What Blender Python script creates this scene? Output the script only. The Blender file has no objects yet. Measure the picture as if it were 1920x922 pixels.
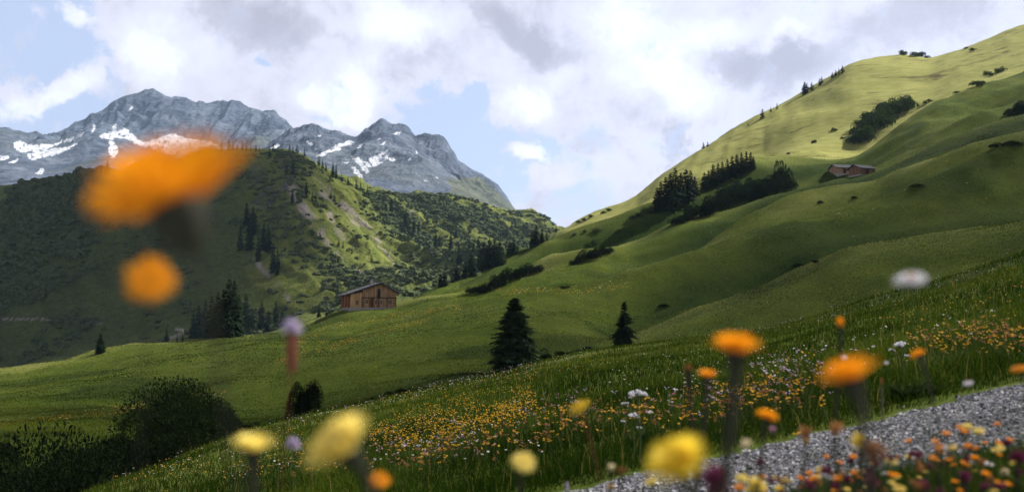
import bpy, math
import numpy as np
from mathutils import Vector, Matrix

SC = bpy.context.scene
COL = SC.collection
R = math.radians
rng = np.random.default_rng(7)
EXPOSURE = 1.08
SKY_STRENGTH = .1
CLOUD_LEVEL = .59; OVERHEAD = .09; SUN_A = 63; SUN_E = 43
HAZE = True; HAZE_DENSITY = .52e-4; HAZE_BOTTOM = -160
# unseen clouds placed to shade: centre of the shadow, radii, share of sunlight let through, turn
SHADE_CLOUDS = [(-240, 500, 15, 125, 135, .02, 0, 'added unseen cloud darkening the valley floor on the left'),
          (-185, 440, 0, 95, 85, .05, 0, 'added unseen cloud darkening the wood beyond the meadow'),
          (125, 150, 10, 185, 178, .34, 15, 'broad unseen cloud shading the lower right pasture'),
          (-60, 80, -10, 200, 140, .76, -10, 'thin unseen cloud shading the flower meadow'),
          (-350, 570, 50, 265, 330, .003, 10, 'thick unseen cloud shading the left valley side')]

# ---------------------------------------------------------------- camera model
F = 35.0 / 36.0 * 1920
PITCH = math.atan(139.0 / F)
CP, SP = math.cos(PITCH), math.sin(PITCH)

def uv(px, py):
    """pixel of the photograph -> (X/Y, Z/Y) of the sight line"""
    px = np.asarray(px, float); py = np.asarray(py, float)
    a = (px - 960) / F; b = (461 - py) / F
    yd = CP - b * SP
    return a / yd, (SP + b * CP) / yd

def pix(X, Y, Z):
    d = Y * CP + Z * SP
    return 960 + F * X / d, 461 - F * (Z * CP - Y * SP) / d

# ---------------------------------------------------------------- noise
def _hash(ix, iy, seed):
    h = (ix.astype(np.int64) * 374761393 + iy.astype(np.int64) * 668265263 + seed * 1274126177) & 0xFFFFFFFF
    h = ((h ^ (h >> 13)) * 1274126177) & 0xFFFFFFFF
    h = h ^ (h >> 16)
    return (h & 0xFFFFFF) / float(0xFFFFFF) * 2 - 1

def vn(x, y, seed=0):
    x = np.asarray(x, float); y = np.asarray(y, float)
    ix = np.floor(x); iy = np.floor(y); fx = x - ix; fy = y - iy
    fx = fx * fx * fx * (fx * (fx * 6 - 15) + 10); fy = fy * fy * fy * (fy * (fy * 6 - 15) + 10)
    a = _hash(ix, iy, seed); b = _hash(ix + 1, iy, seed); c = _hash(ix, iy + 1, seed); d = _hash(ix + 1, iy + 1, seed)
    return (a + (b - a) * fx) * (1 - fy) + (c + (d - c) * fx) * fy

def fbm(x, y, seed=0, o=4):
    s = 0; a = 1.0; t = 0
    for i in range(o):
        s = s + a * vn(x * 2 ** i + 17.3 * i, y * 2 ** i - 9.1 * i, seed + i); t += a; a *= .5
    return s / t

def ridged(x, y, seed=0, o=4):
    s = 0; a = 1.0; t = 0
    for i in range(o):
        s = s + a * (1 - 2 * np.abs(vn(x * 2 ** i + 7.7 * i, y * 2 ** i + 3.3 * i, seed + i))); t += a; a *= .5
    return s / t

def sstep(a, b, x):
    t = np.clip((x - a) / (b - a), 0, 1)
    return t * t * (3 - 2 * t)

# ---------------------------------------------------------------- key curves of the terrain
def pchip(xk, yk, x):
    xk = np.asarray(xk, float); yk = np.asarray(yk, float); x = np.asarray(x, float)
    h = np.diff(xk); d = np.diff(yk) / h
    m = np.zeros_like(yk)
    ok = d[1:] * d[:-1] > 0
    w1 = 2 * h[1:] + h[:-1]; w2 = h[1:] + 2 * h[:-1]
    with np.errstate(divide='ignore', invalid='ignore'):
        mm = (w1 + w2) / (w1 / d[:-1] + w2 / d[1:])
    m[1:-1] = np.where(ok, mm, 0); m[0] = d[0]; m[-1] = d[-1]
    xc = np.clip(x, xk[0], xk[-1])
    i = np.clip(np.searchsorted(xk, xc, 'right') - 1, 0, len(xk) - 2)
    t = (xc - xk[i]) / h[i]
    return ((1 + 2 * t) * (1 - t) ** 2 * yk[i] + t * (1 - t) ** 2 * h[i] * m[i]
            + t * t * (3 - 2 * t) * yk[i + 1] + t * t * (t - 1) * h[i] * m[i + 1])

NU = 3001
UG = np.linspace(-1.7, 1.7, NU)

class Curve:
    def __init__(self, pts, wpts=None):
        p = np.array(pts, float)
        u, v = uv(p[:, 0], p[:, 1])
        self.v = pchip(u, v, UG); self.Y = pchip(u, p[:, 2], UG)
        if wpts is None: self.w = np.ones(NU)
        else:
            w = np.array(wpts, float); uw, _ = uv(w[:, 0], np.full(len(w), 500.))
            self.w = np.interp(UG, uw, w[:, 1])
        def soft(a, n):
            k = np.hanning(2 * n + 3)[1:-1]; k /= k.sum()
            return np.convolve(np.pad(a, n, 'edge'), k, 'valid')
        self.v = soft(self.v, 7); self.Y = soft(self.Y, 40); self.w = soft(self.w, 60)
        self.z = self.v * self.Y

A = Curve([(-900, 1000, 20), (-300, 1000, 18), (60, 968, 20), (180, 922, 21), (300, 876, 24), (430, 828, 28), (560, 787, 32), (700, 759, 37), (850, 715, 43), (960, 690, 47),
           (1100, 657, 52), (1200, 645, 55), (1300, 634, 55), (1400, 622, 54), (1500, 600, 52), (1600, 570, 50), (1700, 543, 48), (1800, 514, 46), (1920, 475, 45), (2300, 380, 45), (3000, 300, 45)])
MT = Curve([(-900, 850, 75), (0, 812, 75), (300, 795, 80), (500, 785, 85), (700, 745, 92), (900, 698, 100), (1000, 676, 108), (1150, 654, 120), (1300, 640, 118), (1500, 615, 110), (1920, 500, 100), (2400, 400, 100)],
           [(0, 0), (3000, 0)])
R4 = Curve([(-900, 800, 110), (0, 757, 112), (300, 725, 118), (500, 700, 124), (800, 655, 132), (1000, 640, 136), (1150, 645, 138), (1200, 631, 140), (1300, 590, 142), (1440, 540, 143), (1520, 503, 143), (1600, 470, 142), (1750, 445, 140), (1920, 420, 138), (2400, 330, 135)],
           [(0, 0), (1120, 0), (1200, 1), (3000, 1)])
R3 = Curve([(-900, 770, 130), (0, 724, 140), (300, 668, 158), (600, 628, 180), (800, 590, 192), (950, 580, 196), (1100, 556, 198), (1232, 509, 205), (1330, 461, 212), (1380, 434, 216), (1504, 380, 224), (1555, 369, 226), (1639, 348, 230), (1700, 326, 232), (1760, 306, 233), (1920, 272, 235), (2400, 180, 235)],
           [(0, 0), (1080, 0), (1220, 1), (3000, 1)])
M = Curve([(-900, 810, 150), (-400, 760, 155), (0, 697, 165), (100, 678, 172), (180, 658, 180), (300, 640, 190), (480, 624, 205), (560, 606, 212), (600, 591, 215), (640, 579, 218), (700, 571, 222), (760, 563, 226), (800, 557, 230), (860, 553, 238),
           (950, 530, 250), (1034, 508, 262), (1188, 466, 270), (1262, 429, 275), (1353, 402, 280), (1498, 358, 286), (1560, 338, 290), (1640, 326, 292), (1750, 290, 290), (1920, 225, 292), (2400, 130, 290)],
          [(0, 1), (1560, 1), (1750, .25), (3000, .2)])
R1 = Curve([(-900, 830, 200), (0, 722, 215), (300, 665, 240), (600, 618, 262), (760, 590, 268), (830, 565, 270), (880, 545, 280), (950, 512, 295), (1000, 487, 303), (1084, 451, 312), (1229, 398, 322), (1316, 358, 330), (1417, 319, 340), (1538, 307, 345), (1595, 297, 346), (1656, 258, 350), (1705, 219, 355), (1738, 196, 360), (1803, 173, 365), (1920, 144, 372), (2400, 40, 380)],
           [(0, 0), (900, 0), (1000, .8), (1420, 1), (1500, .3), (1590, .7), (1740, 1), (1830, .5), (3000, .4)])
S = Curve([(-900, 840, 260), (0, 727, 265), (300, 672, 280), (600, 625, 292), (740, 590, 292), (800, 560, 290), (860, 537, 305), (900, 515, 330), (945, 491, 375), (1000, 462, 430), (1045, 437, 475), (1100, 408, 470), (1180, 378, 470), (1240, 330, 480), (1330, 272, 500), (1430, 215, 520), (1510, 171, 540),
           (1560, 142, 545), (1600, 115, 550), (1650, 104, 550), (1690, 101, 550), (1740, 109, 548), (1780, 100, 555), (1850, 75, 565), (1920, 46, 575), (2400, -80, 600)],
          [(0, 0), (760, 0), (850, 1), (3000, 1)])
LT = Curve([(-900, 780, 390), (0, 715, 390), (180, 673, 395), (300, 656, 405), (480, 640, 430), (600, 612, 440), (700, 592, 455), (800, 572, 490), (900, 535, 560), (1000, 500, 630), (1045, 475, 660), (1200, 440, 700), (1920, 330, 800), (2400, 300, 800)], [(0, 0), (3000, 0)])
LM = Curve([(-900, 560, 560), (0, 530, 550), (200, 505, 560), (350, 490, 580), (480, 462, 595), (560, 430, 615), (640, 450, 645), (750, 470, 690), (900, 470, 760), (1045, 462, 830), (1200, 440, 850), (1920, 330, 950), (2400, 300, 950)], [(0, 0), (3000, 0)])
L = Curve([(-900, 420, 760), (-300, 390, 745), (0, 350, 735), (60, 338, 740), (130, 325, 745), (180, 318, 750), (230, 320, 760), (270, 323, 770), (330, 303, 790), (400, 283, 820), (470, 278, 830), (540, 282, 830), (570, 293, 835), (620, 328, 850), (660, 348, 862), (700, 363, 882), (760, 369, 920), (830, 367, 960), (880, 379, 980), (930, 393, 1000), (1000, 406, 1020), (1048, 436, 1040), (1100, 462, 1050), (1300, 470, 1060), (1920, 440, 1100), (2400, 430, 1100)])

def plane(u, Y):                       # meadow round the path
    X = u * Y
    return -.95 + .23 * X * np.where(np.abs(X) > 8, 1, 1) - .03 * Y
def bank(u, Y):
    return -.70 + .165 * u * Y

KY, KZ, KW = [], [], []                # keys from near to far: depth, height, how far the tangent follows the sight line
def key(Y, Z, w): KY.append(np.broadcast_to(Y, (NU,)).astype(float)); KZ.append(np.broadcast_to(Z, (NU,)).astype(float)); KW.append(np.broadcast_to(w, (NU,)).astype(float))
for yy, fn in ((.15, bank), (1.5, bank), (3.0, bank), (4.1, plane), (6.3, plane), (9.0, plane)):
    key(yy, fn(UG, yy), 0)
IDX = {}
def crest(n, c): IDX[n] = len(KY); key(c.Y, c.z, c.w)
def trough(n, c, c2, a, dip):
    IDX[n] = len(KY)
    Y = c.Y + a * (c2.Y - c.Y)
    z1 = c.v * Y - dip; z0 = c.z + (c2.z - c.z) * a
    key(Y, c.w * z1 + (1 - c.w) * z0, 0)
px_of_u = 960 + UG * F
crest('A', A); trough('At', A, MT, .42, 2.2 + 2.5 * sstep(700, 100, px_of_u))
crest('MT', MT); crest('R4', R4); trough('R4t', R4, R3, .22, 3.6)
crest('R3', R3); trough('R3t', R3, M, .25, 3.8)
crest('M', M); trough('Mt', M, R1, .35, 4.0)
crest('R1', R1); trough('R1t', R1, S, .10, 4.5)
crest('S', S); trough('St', S, LT, .4, 8)
crest('LT', LT); crest('LM', LM); crest('L', L)
IDX['Lt'] = len(KY); key(L.Y + 350, L.v * (L.Y + 350) - 70, 0)
IDX['end'] = len(KY); key(L.Y + 900, L.z - 110, 0)
KY = np.array(KY); KZ = np.array(KZ); KW = np.array(KW)
_h = np.diff(KY, axis=0); assert _h.min() > 0, _h.min()
_d = np.diff(KZ, axis=0) / _h
KM = np.zeros_like(KZ)
KM[1:-1] = np.where(_d[1:] * _d[:-1] > 0, 2 * _d[1:] * _d[:-1] / np.where(_d[1:] + _d[:-1] == 0, 1, _d[1:] + _d[:-1]), 0)
KM[0] = _d[0]; KM[-1] = _d[-1]
KM = KW * (KZ / KY) + (1 - KW) * KM

def keyrow(i, u, arr=None):
    return np.interp(u, UG, (KY if arr is None else arr)[i])

def H0(u, Y):
    u = np.asarray(u, float).ravel(); Y = np.asarray(Y, float).ravel()
    g = (np.clip(u, UG[0], UG[-1]) - UG[0]) / (UG[1] - UG[0])
    i0 = np.clip(g.astype(int), 0, NU - 2); f = g - i0
    out = np.zeros_like(u)
    cnt = np.zeros(u.shape, int)
    for k in range(1, len(KY)):
        cnt += (Y >= KY[k][i0] * (1 - f) + KY[k][i0 + 1] * f)
    k = np.clip(cnt, 0, len(KY) - 2)
    def gt(T, kk): return T[kk, i0] * (1 - f) + T[kk, i0 + 1] * f
    y0 = gt(KY, k); y1 = gt(KY, k + 1); h = y1 - y0
    t = np.clip((Y - y0) / h, 0, 1)
    return ((1 + 2 * t) * (1 - t) ** 2 * gt(KZ, k) + t * (1 - t) ** 2 * h * gt(KM, k)
            + t * t * (3 - 2 * t) * gt(KZ, k + 1) + t * t * (t - 1) * h * gt(KM, k + 1))

def relief(X, Y):
    """unevenness of the ground on top of the key curves"""
    near = .035 * fbm(X / 1.1, Y / 1.1, 3, 3) * sstep(1.2, 3, Y) * sstep(70, 30, Y) * (1 - .7 * sstep(3.6, 4.4, Y) * sstep(7.2, 6.2, Y))
    near = near + .22 * fbm(X / 7, Y / 7, 5, 3) * sstep(9, 25, Y)
    yst = np.interp(X / np.maximum(Y, .1), UG, KY[IDX['St']])
    lm = sstep(yst, yst + 130, Y)
    mid = (1.5 * fbm(X / 26 + .3 * Y / 26, Y / 40, 11, 3) + .35 * fbm(X / 8, Y / 8, 13, 3)) * sstep(60, 110, Y) * (1 - lm)
    mid = mid + 2.2 * fbm(X / 50 - .3 * Y / 50, Y / 60, 15, 2) * sstep(130, 220, Y) * (1 - lm)
    ax = X + .69 * Y                                            # gullies run down the fall line of the far ridge
    mid = mid + (4.2 * ridged(X / 120 + .3 * Y / 60, Y / 34 - X / 150, 17, 2) + 2.3 * fbm(X / 60, Y / 13 - X / 80, 18, 3)) * sstep(120, 200, Y) * (1 - lm) * sstep(-.12, .02, X / np.maximum(Y, .1)) * sstep(520, 420, Y)
    far = (19 * ridged(ax / 95 + .25 * fbm(X / 90, Y / 90, 31, 2), (Y - .69 * X) / 330, 21, 4) + 5.0 * ridged(ax / 24, (Y - .69 * X) / 90, 25, 3) + 1.6 * fbm(X / 9, Y / 9, 27, 3)) * lm
    left = sstep(-.15, -.3, X / np.maximum(Y, 1))
    far = far * (1 - .55 * left)
    # keep the skyline of the far ridge and the hillside in place
    yl = np.interp(X / np.maximum(Y, 1), UG, L.Y)
    far = far * (1 - .75 * np.exp(-((Y - yl) / 55) ** 2))
    terr = .16 * np.sin((Y * .8 - X * .15 + 5 * fbm(X / 40, Y / 40, 35, 3)) * 1.5) * sstep(330, 380, Y) * (1 - lm) * (X > 0)
    return near + mid + far + terr

def H(X, Y):
    X = np.asarray(X, float); Y = np.asarray(Y, float)
    return (H0(X / Y, Y).reshape(X.shape) + relief(X, Y))

_hy = np.geomspace(1.0, 1300, 5200)
def hit(px, py, ymin=1.0, ymax=1300):
    """first ground point seen through a pixel"""
    u, v = uv(px, py)
    Y = _hy[(_hy >= ymin) & (_hy <= ymax)]
    z = H(u * Y, Y)
    k = np.nonzero(z >= v * Y)[0]
    i = k[0] if len(k) else int(np.argmax(z / Y))
    y = Y[i]
    return float(u * y), float(y), float(z[i])

# ---------------------------------------------------------------- mesh helpers
def mesh(name, V, Fs, mats, smooth=False, attrs=None):
    """Fs: list of (faces array (n,k), material index)"""
    me = bpy.data.meshes.new(name)
    V = np.ascontiguousarray(V, np.float32)
    me.vertices.add(len(V)); me.vertices.foreach_set('co', V.ravel())
    idx, st, mi, off = [], [], [], 0
    for Fa, m in Fs:
        Fa = np.asarray(Fa, np.int32)
        if not len(Fa): continue
        n, k = Fa.shape
        idx.append(Fa.ravel()); st.append(off + np.arange(n) * k); off += n * k
        mi.append(np.full(n, m, np.int32))
    idx = np.concatenate(idx); st = np.concatenate(st).astype(np.int32); mi = np.concatenate(mi)
    me.loops.add(len(idx)); me.loops.foreach_set('vertex_index', idx.astype(np.int32))
    me.polygons.add(len(st)); me.polygons.foreach_set('loop_start', st)
    me.polygons.foreach_set('material_index', mi)
    me.polygons.foreach_set('use_smooth', np.full(len(st), smooth))
    for m in mats: me.materials.append(m)
    for n, a in (attrs or {}).items():
        at = me.attributes.new(n, 'FLOAT_COLOR', 'POINT')
        a = np.asarray(a, np.float32)
        if a.ndim == 1: a = np.stack([a, a, a, np.ones_like(a)], 1)
        at.data.foreach_set('color', np.ascontiguousarray(a).ravel())
    me.update(calc_edges=True); me.validate()
    return me

def obj(name, me, parent=None, loc=None):
    o = bpy.data.objects.new(name, me); COL.objects.link(o)
    if parent is not None: o.parent = parent
    if loc is not None: o.location = loc
    return o

def tag(o, label=None, cat=None, group=None, kind=None):
    if label: o['label'] = label
    if cat: o['category'] = cat
    if group: o['group'] = group
    if kind: o['kind'] = kind
    return o

def empty(name, loc, label, cat, group=None, rz=0, s=1.0):
    o = bpy.data.objects.new(name, None); COL.objects.link(o)
    o.location = loc; o.rotation_euler = (0, 0, rz); o.scale = (s, s, s) if np.isscalar(s) else s
    o.empty_display_size = .2
    return tag(o, label, cat, group)

def copy_of(src, loc, rz, s, label, group=None):
    """a copy of a thing with copies of its parts and sub-parts"""
    c = src.copy(); COL.objects.link(c)
    c.location = loc; c.rotation_euler = (0, 0, rz); c.scale = (s, s, s) if np.isscalar(s) else s
    c['label'] = label
    if group: c['group'] = group
    for ch in src.children:
        d = ch.copy(); COL.objects.link(d); d.parent = c
        for g in ch.children:
            e = g.copy(); COL.objects.link(e); e.parent = d
    return c

def grid_faces(nr, nc):
    i = np.arange(nr - 1)[:, None] * nc + np.arange(nc - 1)[None]
    return np.stack([i, i + 1, i + nc + 1, i + nc], -1).reshape(-1, 4)

# ---------------------------------------------------------------- material helpers
class NT:
    def __init__(self, tree): self.t = tree; tree.nodes.clear()
    def n(self, typ, ins=None, **kw):
        nd = self.t.nodes.new(typ)
        for k, v in kw.items(): setattr(nd, k, v)
        for k, v in (ins or {}).items():
            sock = nd.inputs[k]
            if hasattr(v, 'is_linked'): self.t.links.new(v, sock)
            elif v is not None: sock.default_value = v
        return nd
    def math(self, op, a, b=None, c=None, clamp=False):
        nd = self.n('ShaderNodeMath', operation=op, use_clamp=clamp)
        for i, v in enumerate((a, b, c)):
            if v is None: continue
            if hasattr(v, 'is_linked'): self.t.links.new(v, nd.inputs[i])
            else: nd.inputs[i].default_value = v
        return nd.outputs[0]
    def vmath(self, op, a, b=None):
        nd = self.n('ShaderNodeVectorMath', operation=op)
        for i, v in enumerate((a, b)):
            if v is None: continue
            if hasattr(v, 'is_linked'): self.t.links.new(v, nd.inputs[i])
            else: nd.inputs[i].default_value = v
        return nd.outputs['Value'] if op == 'LENGTH' else nd.outputs[0]
    def mix(self, fac, a, b, mode='MIX'):
        nd = self.n('ShaderNodeMix', data_type='RGBA', blend_type=mode)
        for k, v in ((0, fac), (6, a), (7, b)):
            if hasattr(v, 'is_linked'): self.t.links.new(v, nd.inputs[k])
            elif k: nd.inputs[k].default_value = (*v, 1) if len(v) == 3 else v
            else: nd.inputs[k].default_value = v
        return nd.outputs[2]
    def noise(self, vec, scale, detail=4, rough=.55, dist=0.):
        nd = self.n('ShaderNodeTexNoise', {'Scale': scale, 'Detail': detail, 'Roughness': rough, 'Distortion': dist})
        if vec is not None: self.t.links.new(vec, nd.inputs['Vector'])
        return nd.outputs['Fac']
    def ramp(self, fac, stops, interp='LINEAR'):
        nd = self.n('ShaderNodeValToRGB'); cr = nd.color_ramp; cr.interpolation = interp
        while len(cr.elements) < len(stops): cr.elements.new(.5)
        for e, (p, c) in zip(cr.elements, stops):
            e.position = p; e.color = (*c, 1) if not np.isscalar(c) else (c, c, c, 1)
        self.t.links.new(fac, nd.inputs[0]); return nd.outputs[0]
    def rng(self, x, a, b, c=0., d=1., smooth=False):
        nd = self.n('ShaderNodeMapRange', {'Value': x, 'From Min': a, 'From Max': b, 'To Min': c, 'To Max': d}, interpolation_type='SMOOTHSTEP' if smooth else 'LINEAR')
        return nd.outputs[0]

def material(name):
    m = bpy.data.materials.new(name); m.use_nodes = True
    return m, NT(m.node_tree)

def finish(N, col, rough=.85, bump=None, bstr=.5, bdist=.1, spec=.2, transl=None, tcol=None):
    p = N.n('ShaderNodeBsdfPrincipled', {'Roughness': rough, 'Specular IOR Level': spec})
    if hasattr(col, 'is_linked'): N.t.links.new(col, p.inputs['Base Color'])
    else: p.inputs['Base Color'].default_value = (*col, 1)
    if bump is not None:
        b = N.n('ShaderNodeBump', {'Strength': bstr, 'Distance': bdist, 'Height': bump})
        N.t.links.new(b.outputs[0], p.inputs['Normal'])
    out = p.outputs[0]
    if transl:
        t = N.n('ShaderNodeBsdfTranslucent')
        if hasattr(tcol, 'is_linked'): N.t.links.new(tcol, t.inputs[0])
        elif tcol is not None: t.inputs[0].default_value = (*tcol, 1)
        elif hasattr(col, 'is_linked'): N.t.links.new(col, t.inputs[0])
        else: t.inputs[0].default_value = (*col, 1)
        out = N.n('ShaderNodeMixShader', {0: transl, 1: out, 2: t.outputs[0]}).outputs[0]
    N.t.links.new(out, N.n('ShaderNodeOutputMaterial').inputs[0])

def pos(N): return N.n('ShaderNodeNewGeometry').outputs['Position']
def attr(N, name): return N.n('ShaderNodeAttribute', attribute_name=name).outputs['Color']
def rnd(N): return N.n('ShaderNodeObjectInfo').outputs['Random']
def simple(name, col, var=.25, scale=8., rough=.8, spec=.2, transl=None, bump=0):
    """a plain coloured material with uneven tone"""
    m, N = material(name)
    tc = N.n('ShaderNodeTexCoord').outputs['Object']
    n = N.noise(tc, scale, 4)
    c = N.mix(n, tuple(x * (1 - var) for x in col), tuple(min(1, x * (1 + var)) for x in col))
    finish(N, c, rough, n if bump else None, bump or .3, .02, spec, transl)
    return m
# ================================================================ render settings, camera, light, sky, air
SC.view_settings.view_transform = 'Standard'; SC.view_settings.look = 'None'
SC.view_settings.exposure = EXPOSURE; SC.view_settings.gamma = 1; SC.view_settings.use_curve_mapping = False
SC.render.engine = 'CYCLES'
SC.cycles.use_denoising = True
SC.cycles.max_bounces = 5; SC.cycles.diffuse_bounces = 2; SC.cycles.transparent_max_bounces = 24; SC.cycles.volume_bounces = 0
SC.cycles.use_adaptive_sampling = True; SC.cycles.adaptive_threshold = .02

cam = bpy.data.cameras.new('camera'); co = bpy.data.objects.new('camera', cam); COL.objects.link(co)
cam.sensor_width = 36; cam.lens = 35; cam.clip_start = .02; cam.clip_end = 30000
co.location = (0, 0, 0); co.rotation_euler = (R(90) + PITCH, 0, 0)
cam.dof.use_dof = True; cam.dof.focus_distance = 26; cam.dof.aperture_fstop = 2.7; cam.dof.aperture_blades = 0
SC.camera = co

SUN_AZ, SUN_EL = R(SUN_A), R(SUN_E)
SUN = Vector((math.sin(SUN_AZ) * math.cos(SUN_EL), math.cos(SUN_AZ) * math.cos(SUN_EL), math.sin(SUN_EL)))
sl = bpy.data.lights.new('sun', 'SUN'); sl.energy = 5.0; sl.angle = R(.55); sl.color = (1, .945, .86)
so = bpy.data.objects.new('sun', sl); COL.objects.link(so); so.rotation_euler = SUN.to_track_quat('Z', 'Y').to_euler(); so.location = (300, 100, 900)

def build_world():
    w = bpy.data.worlds.new('World'); SC.world = w; w.use_nodes = True
    N = NT(w.node_tree)
    d = N.n('ShaderNodeTexCoord').outputs['Generated']
    s = N.n('ShaderNodeSeparateXYZ', {0: d})
    az = N.math('ARCTAN2', s.outputs[0], s.outputs[1]); el = N.math('ARCSINE', s.outputs[2])
    P = N.n('ShaderNodeCombineXYZ', {0: az, 1: el}).outputs[0]
    n1 = N.n('ShaderNodeTexNoise', {'Vector': d, 'Scale': 9., 'Detail': 6., 'Roughness': .6}).outputs['Color']
    warp = N.vmath('MULTIPLY', N.vmath('SUBTRACT', n1, (.5, .5, .5)), (.13, .10, 0))
    n2 = N.n('ShaderNodeTexNoise', {'Vector': d, 'Scale': 38., 'Detail': 5., 'Roughness': .65}).outputs['Color']
    warp2 = N.vmath('MULTIPLY', N.vmath('SUBTRACT', n2, (.5, .5, .5)), (.035, .03, 0))
    Pw = N.vmath('ADD', N.vmath('ADD', P, warp), warp2)
    def blob(px, py, sx, sy, amp, rot=0):
        u, v = uv(px, py)
        a0 = math.atan(u); e0 = math.atan(v * math.cos(a0))
        q = N.vmath('SUBTRACT', Pw, (a0, e0, 0))
        if rot:
            rn = N.n('ShaderNodeVectorRotate', {'Vector': q, 'Angle': -R(rot)}, rotation_type='Z_AXIS'); q = rn.outputs[0]
        q = N.vmath('MULTIPLY', q, (F / sx, F / sy, 0))
        return N.rng(N.vmath('LENGTH', q), .25, 1.15, amp, 0, True)
    def total(base, blobs):
        t = base
        for b in blobs: t = N.math('ADD', t, blob(*b))
        return t
    f1 = N.noise(d, 7., 8, .62, .4); f2 = N.noise(d, 24., 7, .66, .3)
    # openings of blue sky
    gaps = total(0., [(70, 60, 150, 130, .85), (190, 190, 130, 60, .62), (40, 210, 170, 55, .75), (60, 120, 90, 30, .2), (240, 120, 45, 60, .5), (850, 250, 130, 85, .95), (960, 290, 160, 60, .8), (860, 190, 120, 30, .6),
                      (1060, 400, 140, 70, .75), (930, 350, 90, 50, .6), (1100, 300, 90, 45, .4), (480, 105, 30, 14, .55), (440, 160, 30, 14, .4), (575, 235, 70, 20, .4), (1120, 240, 80, 25, .3),
                      (1850, 30, 120, 40, .25), (1290, 250, 90, 40, .2)])
    clouds_in = total(0., [(110, 170, 110, 32, .8, 18), (30, 150, 50, 25, .5), (1010, 305, 75, 25, .75), (1030, 355, 70, 22, .6), (975, 200, 70, 45, .7), (290, 100, 60, 110, .7), (120, 35, 70, 25, .5, -15)])
    g = N.math('SUBTRACT', gaps, clouds_in)
    g = N.math('ADD', g, N.math('MULTIPLY', N.math('SUBTRACT', f2, .5), 2.6))
    g = N.math('ADD', g, N.math('MULTIPLY', N.math('SUBTRACT', f1, .52), 1.0))
    blue = N.rng(g, .16, .78, 0., 1., True)
    grey = total(0., [(490, 45, 150, 50, .9, -12), (960, 45, 150, 40, .85, -25), (1440, 125, 190, 45, .9), (1500, 95, 60, 30, .4), (1680, 40, 170, 60, .6, 15), (1275, 245, 26, 60, .8, 12), (1150, 265, 60, 25, .5), (1230, 200, 100, 35, .3), (800, 130, 90, 40, .3)])
    white = total(0., [(300, 70, 90, 70, .6), (290, 130, 60, 70, .8), (740, 70, 120, 60, .9), (680, 180, 80, 70, .95), (560, 185, 60, 40, .7), (660, 225, 70, 40, .7), (1180, 40, 90, 70, .9), (1240, 130, 110, 60, .8), (1340, 60, 130, 40, .5), (1000, 190, 70, 50, .9),
                       (1500, 70, 60, 30, .6), (1070, 130, 60, 40, .5), (110, 170, 110, 32, .8, 18), (1010, 305, 75, 25, .9), (120, 35, 70, 25, .7), (680, 10, 60, 40, .6), (1300, 180, 70, 40, .6)])
    sh = N.math('ADD', N.math('SUBTRACT', white, grey), N.math('MULTIPLY', N.math('SUBTRACT', f1, .5), 2.0))
    sh = N.math('ADD', sh, N.math('MULTIPLY', N.math('SUBTRACT', f2, .5), 1.7))
    K = CLOUD_LEVEL
    cc = N.ramp(N.rng(sh, -1., 1.1), [(0, (.45 * K, .41 * K, .475 * K)), (.27, (.57 * K, .525 * K, .60 * K)), (.46, (.74 * K, .69 * K, .78 * K)), (.66, (.82 * K, .775 * K, .84 * K)), (.86, (.95 * K, .92 * K, .93 * K)), (1, (.98 * K, .96 * K, .95 * K))])
    high = N.rng(el, .27, .75, 1 / SKY_STRENGTH, OVERHEAD / SKY_STRENGTH, True)     # unseen sky above the frame dimmed to deepen the shade
    cc = N.vmath('MULTIPLY', cc, N.n('ShaderNodeCombineXYZ', {0: N.math('MULTIPLY', high, .95), 1: high, 2: N.math('MULTIPLY', high, 1.04)}).outputs[0])
    sky = N.n('ShaderNodeTexSky', sky_type='NISHITA', sun_disc=False, sun_elevation=SUN_EL, sun_rotation=SUN_AZ, altitude=1600., air_density=1., dust_density=2.2, ozone_density=1.).outputs[0]
    veil = N.mix(.7, sky, (.485 * K / SKY_STRENGTH, .54 * K / SKY_STRENGTH, .74 * K / SKY_STRENGTH))     # thin high cirrus in front of the blue
    up = N.mix(N.math('MULTIPLY', blue, .93), cc, veil)
    bg = N.n('ShaderNodeBackground', {'Color': up, 'Strength': SKY_STRENGTH})
    N.t.links.new(bg.outputs[0], N.n('ShaderNodeOutputWorld').inputs[0])
    w.cycles.sampling_method = 'MANUAL'; w.cycles.sample_map_resolution = 512
build_world()

def build_haze():
    x0, x1, y0, y1, z0, z1 = -4600, 4600, -400, 5400, HAZE_BOTTOM, 1500
    V = [(x, y, z) for x in (x0, x1) for y in (y0, y1) for z in (z0, z1)]
    Fq = [(0, 1, 3, 2), (4, 6, 7, 5), (0, 4, 5, 1), (2, 3, 7, 6), (0, 2, 6, 4), (1, 5, 7, 3)]
    m = bpy.data.materials.new('valley_haze'); m.use_nodes = True
    t = m.node_tree; t.nodes.clear()
    pv = t.nodes.new('ShaderNodeVolumePrincipled'); pv.inputs['Color'].default_value = (.50, .72, 1, 1); pv.inputs['Density'].default_value = HAZE_DENSITY; pv.inputs['Anisotropy'].default_value = .1
    o = t.nodes.new('ShaderNodeOutputMaterial'); t.links.new(pv.outputs[0], o.inputs['Volume'])
    me = mesh('haze', V, [(Fq, 0)], [m])
    return tag(obj('haze', me), 'pale blue haze in the mountain air', 'haze', kind='stuff')
if HAZE: build_haze()

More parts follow.
